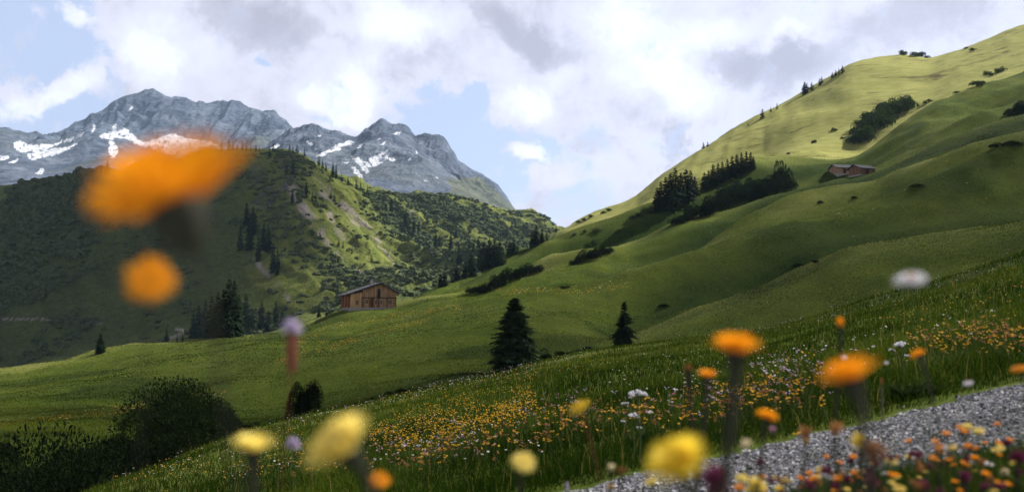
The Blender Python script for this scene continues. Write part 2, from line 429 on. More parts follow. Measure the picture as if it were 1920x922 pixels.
# ---------------------------------------------------------------- unseen clouds above the scene, placed to shade parts of it
def shade_cloud_material(name, amax):
    m, N = material(name)
    tc = N.n('ShaderNodeTexCoord').outputs['Object']
    r = N.vmath('LENGTH', N.vmath('MULTIPLY', tc, (1, 1, 0)))
    r = N.math('ADD', r, N.math('MULTIPLY', N.math('SUBTRACT', N.noise(tc, 2.6, 5, .6), .5), .5))
    a = N.rng(r, .40, 1.0, amax, 0, True)
    p = N.n('ShaderNodeBsdfDiffuse', {'Color': (.9, .9, .92, 1)})
    tr = N.n('ShaderNodeBsdfTransparent')
    N.t.links.new(N.n('ShaderNodeMixShader', {0: a, 1: tr.outputs[0], 2: p.outputs[0]}).outputs[0], N.n('ShaderNodeOutputMaterial').inputs[0])
    return m

def build_shade_cloud(cx, cy, cz, rx, ry, trans, rot, label):
    zc = 1900.
    c = Vector((cx, cy, cz)); c = c + SUN * ((zc - cz) / SUN.z)
    n, k = 64, 24
    th = np.linspace(0, 2 * np.pi, n, endpoint=False); ph = np.linspace(-np.pi / 2 + .02, np.pi / 2 - .02, k)
    T, Pn = np.meshgrid(th, ph)
    X = np.cos(Pn) * np.cos(T); Y = np.cos(Pn) * np.sin(T); Z = np.sin(Pn)
    lump = 1 + .25 * fbm(X * 2.5 + cx, Y * 2.5 + Z * 2, 71, 4)
    V = np.stack([X * lump, Y * lump, Z * lump], -1).reshape(-1, 3)
    Fq = []
    for i in range(k - 1):
        for j in range(n): Fq.append((i * n + j, i * n + (j + 1) % n, (i + 1) * n + (j + 1) % n, (i + 1) * n + j))
    me = mesh('cloud', V, [(np.array(Fq), 0), (np.array([list(range(n))[::-1]]), 0), (np.array([[(k - 1) * n + j for j in range(n)]]), 0)], [shade_cloud_material('shade_cloud_white', 1 - math.sqrt(trans))], True)
    o = obj('cloud', me, loc=c); o.scale = (rx, ry, 45); o.rotation_euler = (0, 0, R(rot))
    return tag(o, label, 'cloud', kind='stuff')
for c in SHADE_CLOUDS: build_shade_cloud(*c)

# ================================================================ terrain
def inside(px, py, poly):
    p = np.array(poly, float); r = np.zeros(px.shape, bool); j = len(p) - 1
    for i in range(len(p)):
        c = ((p[i, 1] > py) != (p[j, 1] > py)) & (px < (p[j, 0] - p[i, 0]) * (py - p[i, 1]) / (p[j, 1] - p[i, 1] + 1e-9) + p[i, 0])
        r ^= c; j = i
    return r
def near_line(px, py, pts, w):
    p = np.array(pts, float); d = np.full(px.shape, 1e9)
    for a, b in zip(p[:-1], p[1:]):
        ab = b - a; t = np.clip(((px - a[0]) * ab[0] + (py - a[1]) * ab[1]) / (ab @ ab), 0, 1)
        d = np.minimum(d, np.hypot(px - a[0] - t * ab[0], py - a[1] - t * ab[1]))
    return sstep(w, w * .35, d)

def sheet(i0, i1, us, rows_per, ypow=1.0):
    """ground between two key curves as a grid of columns (bearings) and rows"""
    Ys = []
    for k in range(i0, i1):
        a = np.interp(us, UG, KY[k]); b = np.interp(us, UG, KY[k + 1])
        n = rows_per[k - i0] if isinstance(rows_per, (list, tuple)) else rows_per
        t = np.arange(n) / n
        Ys.append(a[None] * (b / a)[None] ** t[:, None])
    Ys.append(np.interp(us, UG, KY[i1])[None])
    Y = np.concatenate(Ys); U = np.broadcast_to(us[None], Y.shape); X = U * Y
    Z = H(X, Y)
    return X, Y, Z

def norms(X, Y, Z):
    P = np.stack([X, Y, Z], -1)
    du = np.gradient(P, axis=1); dv = np.gradient(P, axis=0)
    n = np.cross(du, dv); n /= np.linalg.norm(n, axis=-1, keepdims=True) + 1e-9
    return n

def meadow_material(name, near=False):
    m, N = material(name)
    p = pos(N); a = attr(N, 'cover'); s = N.n('ShaderNodeSeparateColor', {0: a})
    dry, flo, lush_shade = s.outputs[0], s.outputs[1], s.outputs[2]
    stretch = N.vmath('MULTIPLY', p, (1, .55, 1))
    big = N.noise(stretch, .035, 4, .6); mid = N.noise(stretch, .25, 5, .65); fine = N.noise(p, 2.2 if not near else 9., 5, .7)
    streak = N.noise(N.vmath('MULTIPLY', p, (.16, .5, 1.6)), .5, 4, .6)
    base = N.ramp(N.math('ADD', N.math('MULTIPLY', mid, .55), N.math('MULTIPLY', fine, .45)),
                  [(.28, (.020, .036, .004)), (.45, (.046, .074, .008)), (.58, (.082, .112, .012)), (.75, (.125, .140, .020))])
    base = N.mix(N.rng(big, .35, .65, 0, .55), base, N.ramp(fine, [(.3, (.050, .070, .012)), (.7, (.115, .122, .024))]))
    dry_lit_col = N.ramp(N.math('ADD', N.math('MULTIPLY', streak, .6), N.math('MULTIPLY', fine, .4)),
                  [(.3, (.155, .170, .040)), (.5, (.255, .260, .075)), (.7, (.34, .33, .12))])
    dry_lit_col = N.mix(N.rng(N.noise(N.vmath('MULTIPLY', p, (.5, 1.6, 2.)), .06, 6, .7, .4), .57, .66, 0, .8), dry_lit_col, (.075, .062, .026))
    base = N.mix(dry, base, dry_lit_col)
    base = N.mix(N.math('MULTIPLY', lush_shade, N.rng(mid, .3, .6, .6, 1.)), base, N.ramp(fine, [(.35, (.006, .016, .003)), (.7, (.026, .050, .006))]))
    # flower specks: each cell of a voronoi grows one small coloured dot
    vo = N.n('ShaderNodeTexVoronoi', {'Vector': p, 'Scale': 2.3 if not near else 7., 'Randomness': 1.})
    dot = N.math('LESS_THAN', vo.outputs['Distance'], .30)
    sel = N.n('ShaderNodeSeparateColor', {0: vo.outputs['Color']})
    ycol = N.ramp(sel.outputs[1], [(0, (.62, .30, .01)), (.6, (.55, .36, .02)), (.75, (.6, .56, .45)), (.92, (.35, .14, .16))], 'CONSTANT')
    pick = N.math('LESS_THAN', sel.outputs[0], N.math('ADD', N.math('MULTIPLY', flo, .8), N.rng(mid, .45, .7, .0, .025)))
    base = N.mix(N.math('MULTIPLY', N.math('MULTIPLY', dot, pick), .8), base, ycol)
    h = N.math('ADD', N.math('MULTIPLY', fine, .35), N.math('MULTIPLY', mid, 1.2))
    finish(N, base, .95, h, .45, .4 if not near else .08, .03)
    return m
M_NEAR = meadow_material('meadow_turf_near', True)
M_MID = meadow_material('meadow_turf')

FLOWER_BANDS = [[(560, 640), (640, 608), (760, 592), (860, 577)], [(600, 655), (700, 625), (800, 602)], [(740, 592), (850, 577)], [(930, 548), (1080, 545), (1180, 536)], [(520, 680), (610, 640)], [(0, 790), (200, 770), (420, 735)]]
def fold_shade(c, t, nxt, wd):
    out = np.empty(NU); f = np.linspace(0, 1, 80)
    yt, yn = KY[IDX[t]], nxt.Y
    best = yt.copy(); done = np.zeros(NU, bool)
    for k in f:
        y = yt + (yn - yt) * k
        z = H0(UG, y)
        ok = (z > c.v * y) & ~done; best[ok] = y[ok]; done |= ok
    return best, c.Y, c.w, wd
FOLD_SHADES = [fold_shade(A, 'At', MT, 16), fold_shade(R4, 'R4t', R3, 13), fold_shade(R3, 'R3t', M, 13), fold_shade(M, 'Mt', R1, 13), fold_shade(R1, 'R1t', S, 12)]
def cover_mask(X, Y, Z):
    px, py = pix(X, Y, Z)
    wx = 8 * fbm(X / 18, Y / 18, 41, 3); wy = 8 * fbm(X / 18, Y / 18, 45, 3)
    dry = sstep(0, 1, (Y - np.interp(X, [-40, 20, 46, 91, 137, 190, 260], [520, 440, 322, 325, 342, 362, 400])) / 40 + .3 * fbm(X / 40, Y / 40, 47, 3) + .1) * (X > -10)  # sunlight on the upper slope painted in as paler, drier grass
    flo = np.zeros_like(px)
    for b in FLOWER_BANDS: flo = np.maximum(flo, near_line(px + wx * .6, py + wy * .6, b, 9))
    flo = flo * (.55 + .6 * fbm(X / 6, Y / 6, 49, 3))
    lush_shade = sstep(.0, .45, fbm(X / 22, Y / 16, 51, 4)) * .75
    # lusher hollows with fold shade painted in, drier spur backs with painted light
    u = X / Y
    for yv, yc, w, wd in FOLD_SHADES:
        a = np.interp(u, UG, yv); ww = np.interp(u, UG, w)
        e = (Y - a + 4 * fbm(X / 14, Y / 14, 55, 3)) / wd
        lush_shade = np.maximum(lush_shade, ww * np.exp(-np.where(e > 0, e, e * 2.5) ** 2))
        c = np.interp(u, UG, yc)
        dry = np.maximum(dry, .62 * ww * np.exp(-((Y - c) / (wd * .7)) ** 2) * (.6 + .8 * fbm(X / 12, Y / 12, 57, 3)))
    return np.stack([np.clip(dry, 0, 1), np.clip(flo, 0, 1), np.clip(lush_shade * (1 - dry), 0, 1), np.ones_like(px)], -1)

us = np.concatenate([np.linspace(-1.6, -.62, 70), np.linspace(-.61, .61, 520), np.linspace(.62, 1.6, 70)])
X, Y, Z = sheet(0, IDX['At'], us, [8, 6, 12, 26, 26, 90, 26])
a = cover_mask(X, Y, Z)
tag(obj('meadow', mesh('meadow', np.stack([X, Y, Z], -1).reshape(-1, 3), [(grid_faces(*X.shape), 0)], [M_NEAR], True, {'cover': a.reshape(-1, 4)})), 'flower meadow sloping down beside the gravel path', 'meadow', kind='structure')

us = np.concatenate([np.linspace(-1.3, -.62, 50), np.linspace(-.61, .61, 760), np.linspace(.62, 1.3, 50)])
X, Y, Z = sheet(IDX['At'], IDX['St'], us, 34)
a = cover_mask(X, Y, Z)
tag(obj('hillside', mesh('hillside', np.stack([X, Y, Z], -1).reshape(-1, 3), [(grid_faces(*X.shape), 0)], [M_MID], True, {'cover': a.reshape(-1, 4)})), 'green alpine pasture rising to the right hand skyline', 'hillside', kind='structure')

# ---------------------------------------------------------------- the far ridge
SCREE = [([(575, 320), (640, 378), (709, 449)], 5), ([(598, 360), (660, 400), (722, 470)], 4), ([(556, 372), (575, 398), (600, 435)], 11), ([(545, 350), (580, 405)], 9), ([(620, 400), (640, 440), (668, 470)], 5), ([(655, 405), (668, 420)], 8),
         ([(470, 480), (540, 560)], 5), ([(775, 400), (790, 425)], 5), ([(600, 440), (650, 500), (700, 520)], 5), ([(690, 430), (760, 520)], 3)]
def ridge_material():
    m, N = material('ridge_slope')
    p = pos(N); s = N.n('ShaderNodeSeparateColor', {0: attr(N, 'cover')})
    scree, shrub_shade, rock = s.outputs[0], s.outputs[1], s.outputs[2]
    n1 = N.noise(p, .03, 5, .6); n2 = N.noise(p, .18, 6, .65); n3 = N.noise(p, .8, 4, .6)
    g = N.ramp(N.math('ADD', N.math('MULTIPLY', n2, .6), N.math('MULTIPLY', n3, .4)), [(.3, (.050, .075, .015)), (.48, (.13, .16, .032)), (.65, (.23, .24, .065))])
    sh = N.ramp(n3, [(.35, (.020, .034, .014)), (.65, (.065, .085, .036))])
    sc = N.ramp(n3, [(.3, (.17, .15, .125)), (.7, (.36, .32, .28))])
    rk = N.ramp(N.noise(N.vmath('MULTIPLY', p, (1, 1, 2.5)), .3, 6, .7), [(.35, (.035, .036, .034)), (.65, (.14, .135, .12))])
    c = N.mix(N.math('MULTIPLY', shrub_shade, .9), g, sh)
    c = N.mix(rock, c, rk); c = N.mix(scree, c, sc)
    finish(N, c, .95, N.math('ADD', N.math('MULTIPLY', n2, 2.), n3), .9, 1.6, .05)
    return m
us = np.concatenate([np.linspace(-1.1, -.60, 50), np.linspace(-.595, .12, 760), np.linspace(.13, 1.1, 60)])
X, Y, Z = sheet(IDX['St'], IDX['end'], us, [14, 70, 120, 34, 8])
px, py = pix(X, Y, Z)
wx = 6 * fbm(X / 14, Y / 14, 61, 3); wy = 5 * fbm(X / 14, Y / 14, 63, 3)
scree = np.zeros_like(X)
for b, w in SCREE: scree = np.maximum(scree, near_line(px + wx, py + wy, b, w * 1.3))
scree *= sstep(-.45, .1, fbm(X / 10, Y / 22, 65, 4))
nz = norms(X, Y, Z)[..., 2]
def shrub_density(px, py, X, Y):
    """how much of the far ridge the dwarf pines cover"""
    d = sstep(-.25, .25, fbm((X + .69 * Y) / 34, (Y - .69 * X) / 90, 67, 4))
    lit = inside(px, py, [(690, 360), (830, 366), (1050, 436), (900, 530), (800, 560), (720, 470), (660, 380)])
    low = inside(px, py, [(560, 480), (700, 560), (820, 560), (760, 500), (660, 480)])
    left = inside(px, py, [(30, 345), (170, 322), (400, 400), (300, 500), (150, 450), (0, 480), (0, 390)]) | inside(px, py, [(0, 430), (260, 470), (150, 520), (60, 570), (0, 590)]) | inside(px, py, [(100, 590), (190, 600), (120, 660), (30, 690), (50, 640)])
    meadow = inside(px, py, [(0, 330), (160, 318), (60, 350), (20, 385), (0, 385)]) | inside(px, py, [(0, 592), (90, 560), (170, 490), (330, 490), (350, 640), (0, 720)]) | inside(px, py, [(10, 378), (100, 385), (110, 400), (0, 405)])
    grassy = inside(px, py, [(575, 330), (640, 345), (720, 450), (760, 520), (680, 500), (600, 440), (560, 400)])
    k = .45 * d + np.where(lit, .75, 0) * (.35 + .65 * d) + low * .3 * d + np.where(left, .9, 0) * (.4 + .6 * d)
    k = np.where(grassy, k * .35, k); k = np.where(meadow & ~left, k * .12, k)
    dark = inside(px, py, [(400, 285), (560, 290), (550, 380), (620, 470), (640, 600), (400, 640), (380, 480)])
    return np.clip(np.where(dark, np.maximum(k, .45 * d), k), 0, 1)
shrub_shade = shrub_density(px + wx, py + wy, X, Y)
shrub_shade = np.maximum(shrub_shade, .7 * sstep(540, 430, px + 2 * wx) * sstep(-90, 60, py - np.interp(px, [0, 160, 300, 480], [395, 330, 320, 300]) + 0) )  # shade of the dark left side painted in through the shrub cover
rock = sstep(.72, .5, nz) * sstep(-.1, .4, fbm(X / 12, Y / 12, 69, 4)) + inside(px + wx, py + wy, [(480, 290), (560, 290), (555, 350), (500, 400), (450, 380)]) * sstep(-.1, .5, fbm(X / 9, Y / 20, 70, 4))
rock = np.clip(rock, 0, 1) * (px > 360)
track = np.maximum(near_line(px, py, [(0, 598), (90, 598), (190, 606)], 2.2), near_line(px, py, [(318, 634), (352, 621), (330, 616)], 4))
scree = np.clip(np.maximum(scree * (px > 430), track), 0, 1)
a = np.stack([scree, shrub_shade, rock, np.ones_like(X)], -1)
tag(obj('ridge', mesh('ridge', np.stack([X, Y, Z], -1).reshape(-1, 3), [(grid_faces(*X.shape), 0)], [ridge_material()], True, {'cover': a.reshape(-1, 4)})), 'steep green ridge with scree streaks across the valley', 'ridge', kind='structure')

# ---------------------------------------------------------------- far mountains
def mountain_material():
    m, N = material('mountain_rock')
    p = pos(N); s = N.n('ShaderNodeSeparateColor', {0: attr(N, 'cover')})
    snow, grass = s.outputs[0], s.outputs[1]
    n1 = N.noise(N.vmath('MULTIPLY', p, (1, 1, 3.)), .004, 8, .68); n2 = N.noise(N.vmath('MULTIPLY', p, (1, 1, 1.5)), .02, 7, .7, .5)
    rk = N.ramp(N.math('ADD', N.math('MULTIPLY', n1, .5), N.math('MULTIPLY', n2, .5)), [(.34, (.030, .038, .058)), (.5, (.085, .105, .150)), (.66, (.20, .23, .28))])  # blue of the distant haze painted into the rock colour
    gr = N.ramp(n2, [(.3, (.055, .066, .03)), (.7, (.16, .165, .075))])
    c = N.mix(N.math('MULTIPLY', grass, .8), rk, gr)
    c = N.mix(snow, c, N.ramp(n2, [(.3, (.45, .48, .55)), (.6, (.74, .76, .82))]))
    finish(N, c, .95, N.math('ADD', n1, N.math('MULTIPLY', n2, .6)), .7, 60, .05)
    return m
M_MOUNT = mountain_material()
SNOW = [[(185, 254), (205, 248), (237, 242), (247, 252), (262, 264), (277, 268), (285, 262), (323, 251), (355, 261), (395, 265), (410, 272), (372, 276), (360, 285), (343, 295), (323, 290), (296, 286), (285, 278), (262, 272), (240, 262), (222, 258), (208, 262), (186, 257)],
        [(206, 262), (214, 268), (222, 280), (218, 295), (210, 296), (203, 284)], [(24, 268), (37, 264), (50, 271), (101, 271), (128, 261), (158, 248), (148, 261), (118, 268), (84, 281), (111, 278), (148, 269), (118, 285), (84, 295), (57, 300), (50, 288), (67, 286), (60, 283), (34, 285)],
        [(0, 293), (17, 294), (12, 300), (0, 301)], [(16, 303), (37, 298), (30, 305), (20, 307)], [(66, 325), (80, 316), (84, 320), (72, 329)], [(170, 248), (175, 234), (178, 236), (174, 249)], [(283, 295), (300, 299), (296, 307), (288, 303)], [(232, 316), (250, 300), (253, 306), (240, 319)], [(209, 241), (218, 234), (216, 243)], [(240, 205), (249, 198), (246, 208)],
        [(330, 296), (380, 288), (400, 300), (360, 302)], [(300, 310), (330, 302), (320, 316)],
        [(690, 298), (729, 281), (728, 297), (716, 306), (701, 312)], [(661, 298), (673, 295), (694, 322), (688, 325)], [(659, 315), (665, 314), (682, 333), (676, 337)], [(674, 299), (694, 307), (698, 313), (690, 313)], [(727, 296), (743, 298), (740, 303), (730, 301)], [(711, 273), (727, 263), (723, 269), (714, 274)],
        [(590, 293), (625, 274), (655, 264), (666, 268), (640, 277), (606, 292)], [(778, 283), (786, 285), (780, 288)], [(667, 278), (681, 271), (677, 278)], [(572, 265), (589, 271), (580, 272)], [(593, 251), (604, 254), (599, 257)], [(736, 252), (750, 247), (748, 253)], [(706, 260), (716, 258), (708, 263)], [(816, 329), (823, 335), (820, 336)], [(795, 337), (801, 341), (797, 341)], [(645, 304), (655, 303), (652, 307)], [(622, 280), (640, 279), (630, 283)], [(500, 285), (520, 270), (524, 274), (508, 288)], [(762, 298), (768, 297), (766, 301)]]
def mountain(name, label, crest, rows, ulim, seed, amp, dome):
    us = np.linspace(*ulim, 860)
    def cv(pts, sharp):
        p = np.array(pts, float); u, v = uv(p[:, 0], p[:, 1])
        return (np.interp(us, u, v) if sharp else pchip(u, v, us)), np.interp(us, u, p[:, 2])
    ks = []
    for pts in rows:
        v, y = cv(pts, False); ks.append((y, v * y))
    v, y = cv(crest, True); v = v + .0011 * fbm(us * 260, us * 0, seed, 4); ks.append((y, v * y)); vc, yc = v, y
    ks.append((y + 260, v * y - 200)); ks.append((y + 800, v * y - 650))
    KYm = np.array([k[0] for k in ks]); KZm = np.array([k[1] for k in ks])
    h = np.diff(KYm, axis=0); d = np.diff(KZm, axis=0) / h
    Mm = np.zeros_like(KZm); Mm[1:-1] = np.where(d[1:] * d[:-1] > 0, 2 * d[1:] * d[:-1] / (d[1:] + d[:-1] + 1e-12), 0); Mm[0] = d[0]; Mm[-1] = d[-1]
    Ys, Zs = [], []
    for i in range(len(KYm) - 1):
        n = [40, 60, 90, 90, 8, 4][i - (len(KYm) - 1) + 6]
        t = (np.arange(n) / n)[:, None]
        Ys.append(KYm[i] + t * h[i])
        Zs.append((1 + 2 * t) * (1 - t) ** 2 * KZm[i] + t * (1 - t) ** 2 * h[i] * Mm[i] + t * t * (3 - 2 * t) * KZm[i + 1] + t * t * (t - 1) * h[i] * Mm[i + 1])
    Y = np.concatenate(Ys); Z = np.concatenate(Zs); X = us[None] * Y
    keep = 1 - .8 * np.exp(-((Y - yc) / 160) ** 2)
    wob = fbm(X / 500, Y / 500, seed + 3, 3)
    cliff = sstep(KYm[-5], KYm[-4], Y)
    Z = Z + keep * (amp * (.35 + .65 * cliff)) * (ridged((X + 260 * wob) / 420, (Y + 200 * wob) / 900, seed + 5, 5) + .35 * ridged(X / 90, Y / 150, seed + 9, 4))
    px, py = pix(X, Y, Z)
    wx = 3.5 * fbm(px / 7, py / 4, seed + 13, 3); wy = 2.5 * fbm(px / 7, py / 4, seed + 17, 3)
    sn = np.zeros(X.shape, bool)
    for pl in SNOW:
        pl = np.array(pl, float); pl = pl.mean(0) + (pl - pl.mean(0)) * [1.0, 1.04]
        sn |= inside(px + wx, py + wy, pl)
    sn &= fbm(px / 3, py / 3, seed + 19, 3) > -.42
    gr = sstep(-.2, .4, fbm(X / 300, Y / 300, seed + 23, 4)) * sstep(yc - 300, yc - 1100, Y)
    gr = gr * (.35 if dome else .6)
    if dome: gr = np.maximum(gr, inside(px + 3 * wx, py + 3 * wy, [(840, 335), (900, 332), (950, 372), (975, 400), (900, 390), (850, 365)]) * .9)
    a = np.stack([sn.astype(float), gr, gr * 0, gr * 0 + 1], -1)
    me = mesh(name, np.stack([X, Y, Z], -1).reshape(-1, 3), [(grid_faces(*X.shape), 0)], [M_MOUNT], True, {'cover': a.reshape(-1, 4)})
    return tag(obj(name, me), label, 'mountain', kind='structure')
mountain('mountain', 'broad grey rock massif with snow fields below its cliffs',
         [(x, y, 4500) for x, y in [(-900, 330), (-500, 250), (-200, 190), (-60, 215), (0, 242), (27, 259), (50, 266), (84, 268), (118, 259), (140, 242), (143, 246), (158, 246), (171, 231), (178, 231), (192, 221), (208, 204), (235, 190), (259, 185), (276, 178), (286, 175), (303, 182), (323, 194), (346, 190), (367, 200), (373, 196), (387, 200), (407, 195), (434, 197), (451, 200), (467, 212), (491, 223), (504, 221), (515, 227), (525, 237), (538, 244), (545, 256), (560, 275), (620, 310), (700, 345), (1000, 430)]],
         [[(-900, 560, 1560), (400, 560, 1560), (1000, 560, 1560)], [(-900, 420, 2200), (0, 375, 2200), (250, 365, 2200), (500, 380, 2200), (1000, 480, 2200)],
          [(-900, 370, 3000), (0, 312, 3000), (100, 322, 3000), (200, 305, 3000), (300, 318, 3000), (430, 305, 3000), (560, 320, 3000), (700, 370, 3000), (1000, 450, 3000)],
          [(-900, 345, 3950), (-200, 250, 3950), (0, 262, 3950), (60, 280, 3950), (110, 276, 3950), (178, 256, 3950), (269, 270, 3950), (313, 258, 3950), (404, 272, 3950), (500, 268, 3950), (545, 278, 3950), (620, 330, 3950), (700, 355, 3950), (1000, 440, 3950)]], (-1.0, .02), 81, 62, False)
mountain('mountain', 'pointed grey rock peak with narrow snow strips and a grassy shoulder',
         [(x, y, 3400 - max(0, x - 780) * 2.2) for x, y in [(200, 440), (400, 350), (470, 310), (500, 288), (521, 271), (544, 257), (554, 257), (578, 243), (598, 244), (608, 250), (635, 254), (655, 264), (664, 268), (675, 259), (692, 244), (706, 234), (714, 229), (722, 234), (733, 242), (746, 243), (758, 247), (766, 257), (773, 271), (780, 280), (793, 279), (813, 276), (832, 275), (840, 284), (852, 299), (859, 313), (874, 319), (894, 328), (918, 338), (934, 348), (948, 365), (961, 388), (971, 402), (1000, 430), (1100, 480)]],
         [[(200, 580, 1540), (600, 580, 1540), (1100, 580, 1540)], [(200, 500, 1900), (500, 420, 1900), (800, 420, 1900), (971, 450, 1900), (1100, 500, 1900)],
          [(200, 470, 2300), (500, 340, 2300), (600, 345, 2300), (760, 350, 2300), (900, 385, 2300), (971, 425, 2300), (1100, 495, 2300)],
          [(200, 450, 2750), (500, 300, 2750), (560, 285, 2750), (650, 292, 2750), (714, 285, 2750), (800, 312, 2700), (880, 345, 2600), (971, 410, 2500), (1100, 490, 2500)]], (-.44, .10), 131, 46, True)
# ================================================================ vegetation: shapes shared by the copies
def leaf_material(name, stops, transl=.25, tint=.25):
    m, N = material(name)
    p = pos(N); r = rnd(N)
    n = N.noise(p, 1.7, 3, .6)
    n = N.math('ADD', N.math('MULTIPLY', n, .8), N.math('MULTIPLY', N.math('SUBTRACT', r, .5), tint))
    c = N.ramp(n, stops)
    finish(N, c, .8, spec=.03, transl=transl, tcol=c)
    return m
M_NEEDLE = leaf_material('spruce_needles', [(.25, (.008, .017, .008)), (.45, (.015, .030, .012)), (.65, (.036, .058, .020))], .12)
M_BARK = simple('bark', (.045, .034, .027), .4, 14, .9)
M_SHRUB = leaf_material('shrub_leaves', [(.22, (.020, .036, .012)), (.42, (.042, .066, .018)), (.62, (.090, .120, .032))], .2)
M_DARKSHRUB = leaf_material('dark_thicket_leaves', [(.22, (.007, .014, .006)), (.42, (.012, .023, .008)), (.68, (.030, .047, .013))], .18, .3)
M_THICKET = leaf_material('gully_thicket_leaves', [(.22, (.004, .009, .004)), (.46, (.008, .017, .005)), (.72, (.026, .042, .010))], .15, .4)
M_PINE = leaf_material('dwarf_pine_needles', [(.25, (.022, .036, .016)), (.45, (.055, .075, .034)), (.65, (.13, .15, .075))], .1)

def folded(b, d, s, up, Ln, W, lift=.25, r=None):
    """many folded leaf shapes at once: base points, directions, side and up vectors, lengths and widths"""
    n = len(b); Ln = np.broadcast_to(Ln, n)[:, None]; W = np.broadcast_to(W, n)[:, None]
    m = b + d * Ln * .48 + up * W * lift
    l = b + d * Ln * .42 - s * W * .5; rr = b + d * Ln * .42 + s * W * .5; t = b + d * Ln
    V = np.stack([b, rr, m, l, t], 1).reshape(-1, 3)
    o = (np.arange(n) * 5)[:, None]
    T = np.concatenate([o + [0, 1, 2], o + [1, 4, 2], o + [2, 4, 3], o + [0, 2, 3]])
    return V, T
def merge(parts):
    Vs, Ts, o = [], [], 0
    for V, T in parts: Vs.append(V); Ts.append(np.asarray(T) + o); o += len(V)
    return np.concatenate(Vs), np.concatenate(Ts)
def nrm(a): return a / (np.linalg.norm(a, axis=-1, keepdims=True) + 1e-9)
def tube(pts, rad, n=7):
    pts = np.array(pts, float); rad = np.array(rad, float); V = []
    for i, p in enumerate(pts):
        t = pts[min(i + 1, len(pts) - 1)] - pts[max(i - 1, 0)]; t = t / np.linalg.norm(t)
        a = np.cross(t, [.3, 1, .2]); a /= np.linalg.norm(a); b = np.cross(t, a)
        for k in range(n):
            th = 2 * math.pi * k / n; V.append(p + rad[i] * (a * math.cos(th) + b * math.sin(th)))
    Fq = [(i * n + k, i * n + (k + 1) % n, (i + 1) * n + (k + 1) % n, (i + 1) * n + k) for i in range(len(pts) - 1) for k in range(n)]
    return np.array(V), np.array(Fq)

def conifer_parts(seed, tiers, nb, Rm, sub, ragged=.3, taper=.85, z0=.04):
    """crown of height 1: whorls of drooping branches, each with side sprays"""
    g = np.random.default_rng(seed)
    n = tiers * nb
    t = (np.repeat(np.arange(tiers), nb) + g.uniform(-.45, .45, n)) / tiers
    t = np.clip(t, 0, .985)
    z = z0 + (1 - z0) * t
    env = (1 - t) ** taper * (1 - .35 * np.exp(-t / .07))
    side_lump = 1 + .18 * np.sin(np.repeat(g.uniform(0, 6.28, tiers), nb))
    Ln = Rm * env * g.uniform(1 - ragged, 1.08, n) * side_lump + .012
    th = g.uniform(0, 2 * np.pi, n)
    slope = np.where(t > .8, .5, np.where(t > .5, -.05, -.38)) + g.normal(0, .13, n)
    d = nrm(np.stack([np.cos(th), np.sin(th), slope], 1)); s = np.stack([-np.sin(th), np.cos(th), 0 * th], 1); up = np.cross(d, s) * -1
    up = np.where(up[:, 2:3] < 0, -up, up)
    b = np.stack([0 * z, 0 * z, z], 1) + d * .004
    parts = [folded(b, d, s, up, Ln, Ln * .42 + .006, .3)]
    if sub:
        for k in range(sub):
            f = .25 + .7 * (k + g.uniform(0, 1, n)) / sub
            sg = np.where(g.uniform(size=n) < .5, -1, 1)[:, None]
            b2 = b + d * (Ln * f)[:, None]
            d2 = nrm(d * .75 + s * sg * g.uniform(.4, 1., n)[:, None] + np.array([0, 0, -.35]) * g.uniform(.3, 1.5, n)[:, None])
            s2 = nrm(np.cross(d2, up)); L2 = Ln * (.42 - .24 * f) * g.uniform(.8, 1.4, n) + .012
            parts.append(folded(b2, d2, s2, up, L2, L2 * .42, .3))
    top = folded(np.array([[0, 0, .93]]), np.array([[0, 0, 1.]]), np.array([[1., 0, 0]]), np.array([[0, 1., 0]]), .08, .018)
    parts.append(top)
    return merge(parts)

def conifer_proto(seed, tiers, nb, Rm, sub, **k):
    V, T = conifer_parts(seed, tiers, nb, Rm, sub, **k)
    crown = mesh('conifer_crown', V, [(T, 0)], [M_NEEDLE])
    tv, tf = tube([(0, 0, -.06), (0, 0, .3), (0, 0, .7), (0, 0, .97)], [.022, .017, .009, .002], 7)
    trunk = mesh('conifer_trunk', tv, [(tf, 0)], [M_BARK], True)
    both = mesh('small_conifer', np.concatenate([V, tv]), [(T, 0), (tf + len(V), 1)], [M_NEEDLE, M_BARK])
    return crown, trunk, both
CON_MID = [conifer_proto(200 + i, 26, 11, r, 4, ragged=.35) for i, r in enumerate((.20, .17, .23, .19))]
CON_FAR = [conifer_proto(220 + i, 14, 8, r, 2, ragged=.4) for i, r in enumerate((.19, .16, .22, .25))]
CON_NEAR = [conifer_proto(240, 46, 15, .30, 8, ragged=.4, taper=.75), conifer_proto(241, 36, 13, .27, 7, ragged=.45, taper=.9)]

def put_conifer(px, ytop, ybase, label, group=None, proto=None, dist=None, ymin=1.0, wide=1.0, parts=None):
    """a conifer whose foot is seen at (px, ybase) and tip at ytop"""
    X, Y, Z = hit(px, ybase, ymin) if dist is None else (float(uv(px, 500)[0]) * dist, dist, float(H(uv(px, 500)[0] * dist, dist)))
    u, vt = uv(px, ytop)
    h = max(1.5, float(vt) * Y - Z)
    far = (ybase - ytop) < 24
    wide = wide * (1.25 if far and wide == 1.0 else 1)
    pr = proto if proto is not None else (CON_FAR if far else CON_MID)[int(rng.integers(4))]
    rz = float(rng.uniform(0, 6.28)); s = (h * wide, h * wide, h)
    if parts is None: parts = not far
    if parts:
        t = empty('conifer_tree', (X, Y, Z - .02 * h), label, 'conifer', group, rz, s)
        obj('crown', pr[0], t); obj('trunk', pr[1], t)
    else:
        t = tag(obj('conifer_tree', pr[2], loc=(X, Y, Z - .02 * h)), label, 'conifer', group)
        t.rotation_euler = (0, 0, rz); t.scale = s
    return t

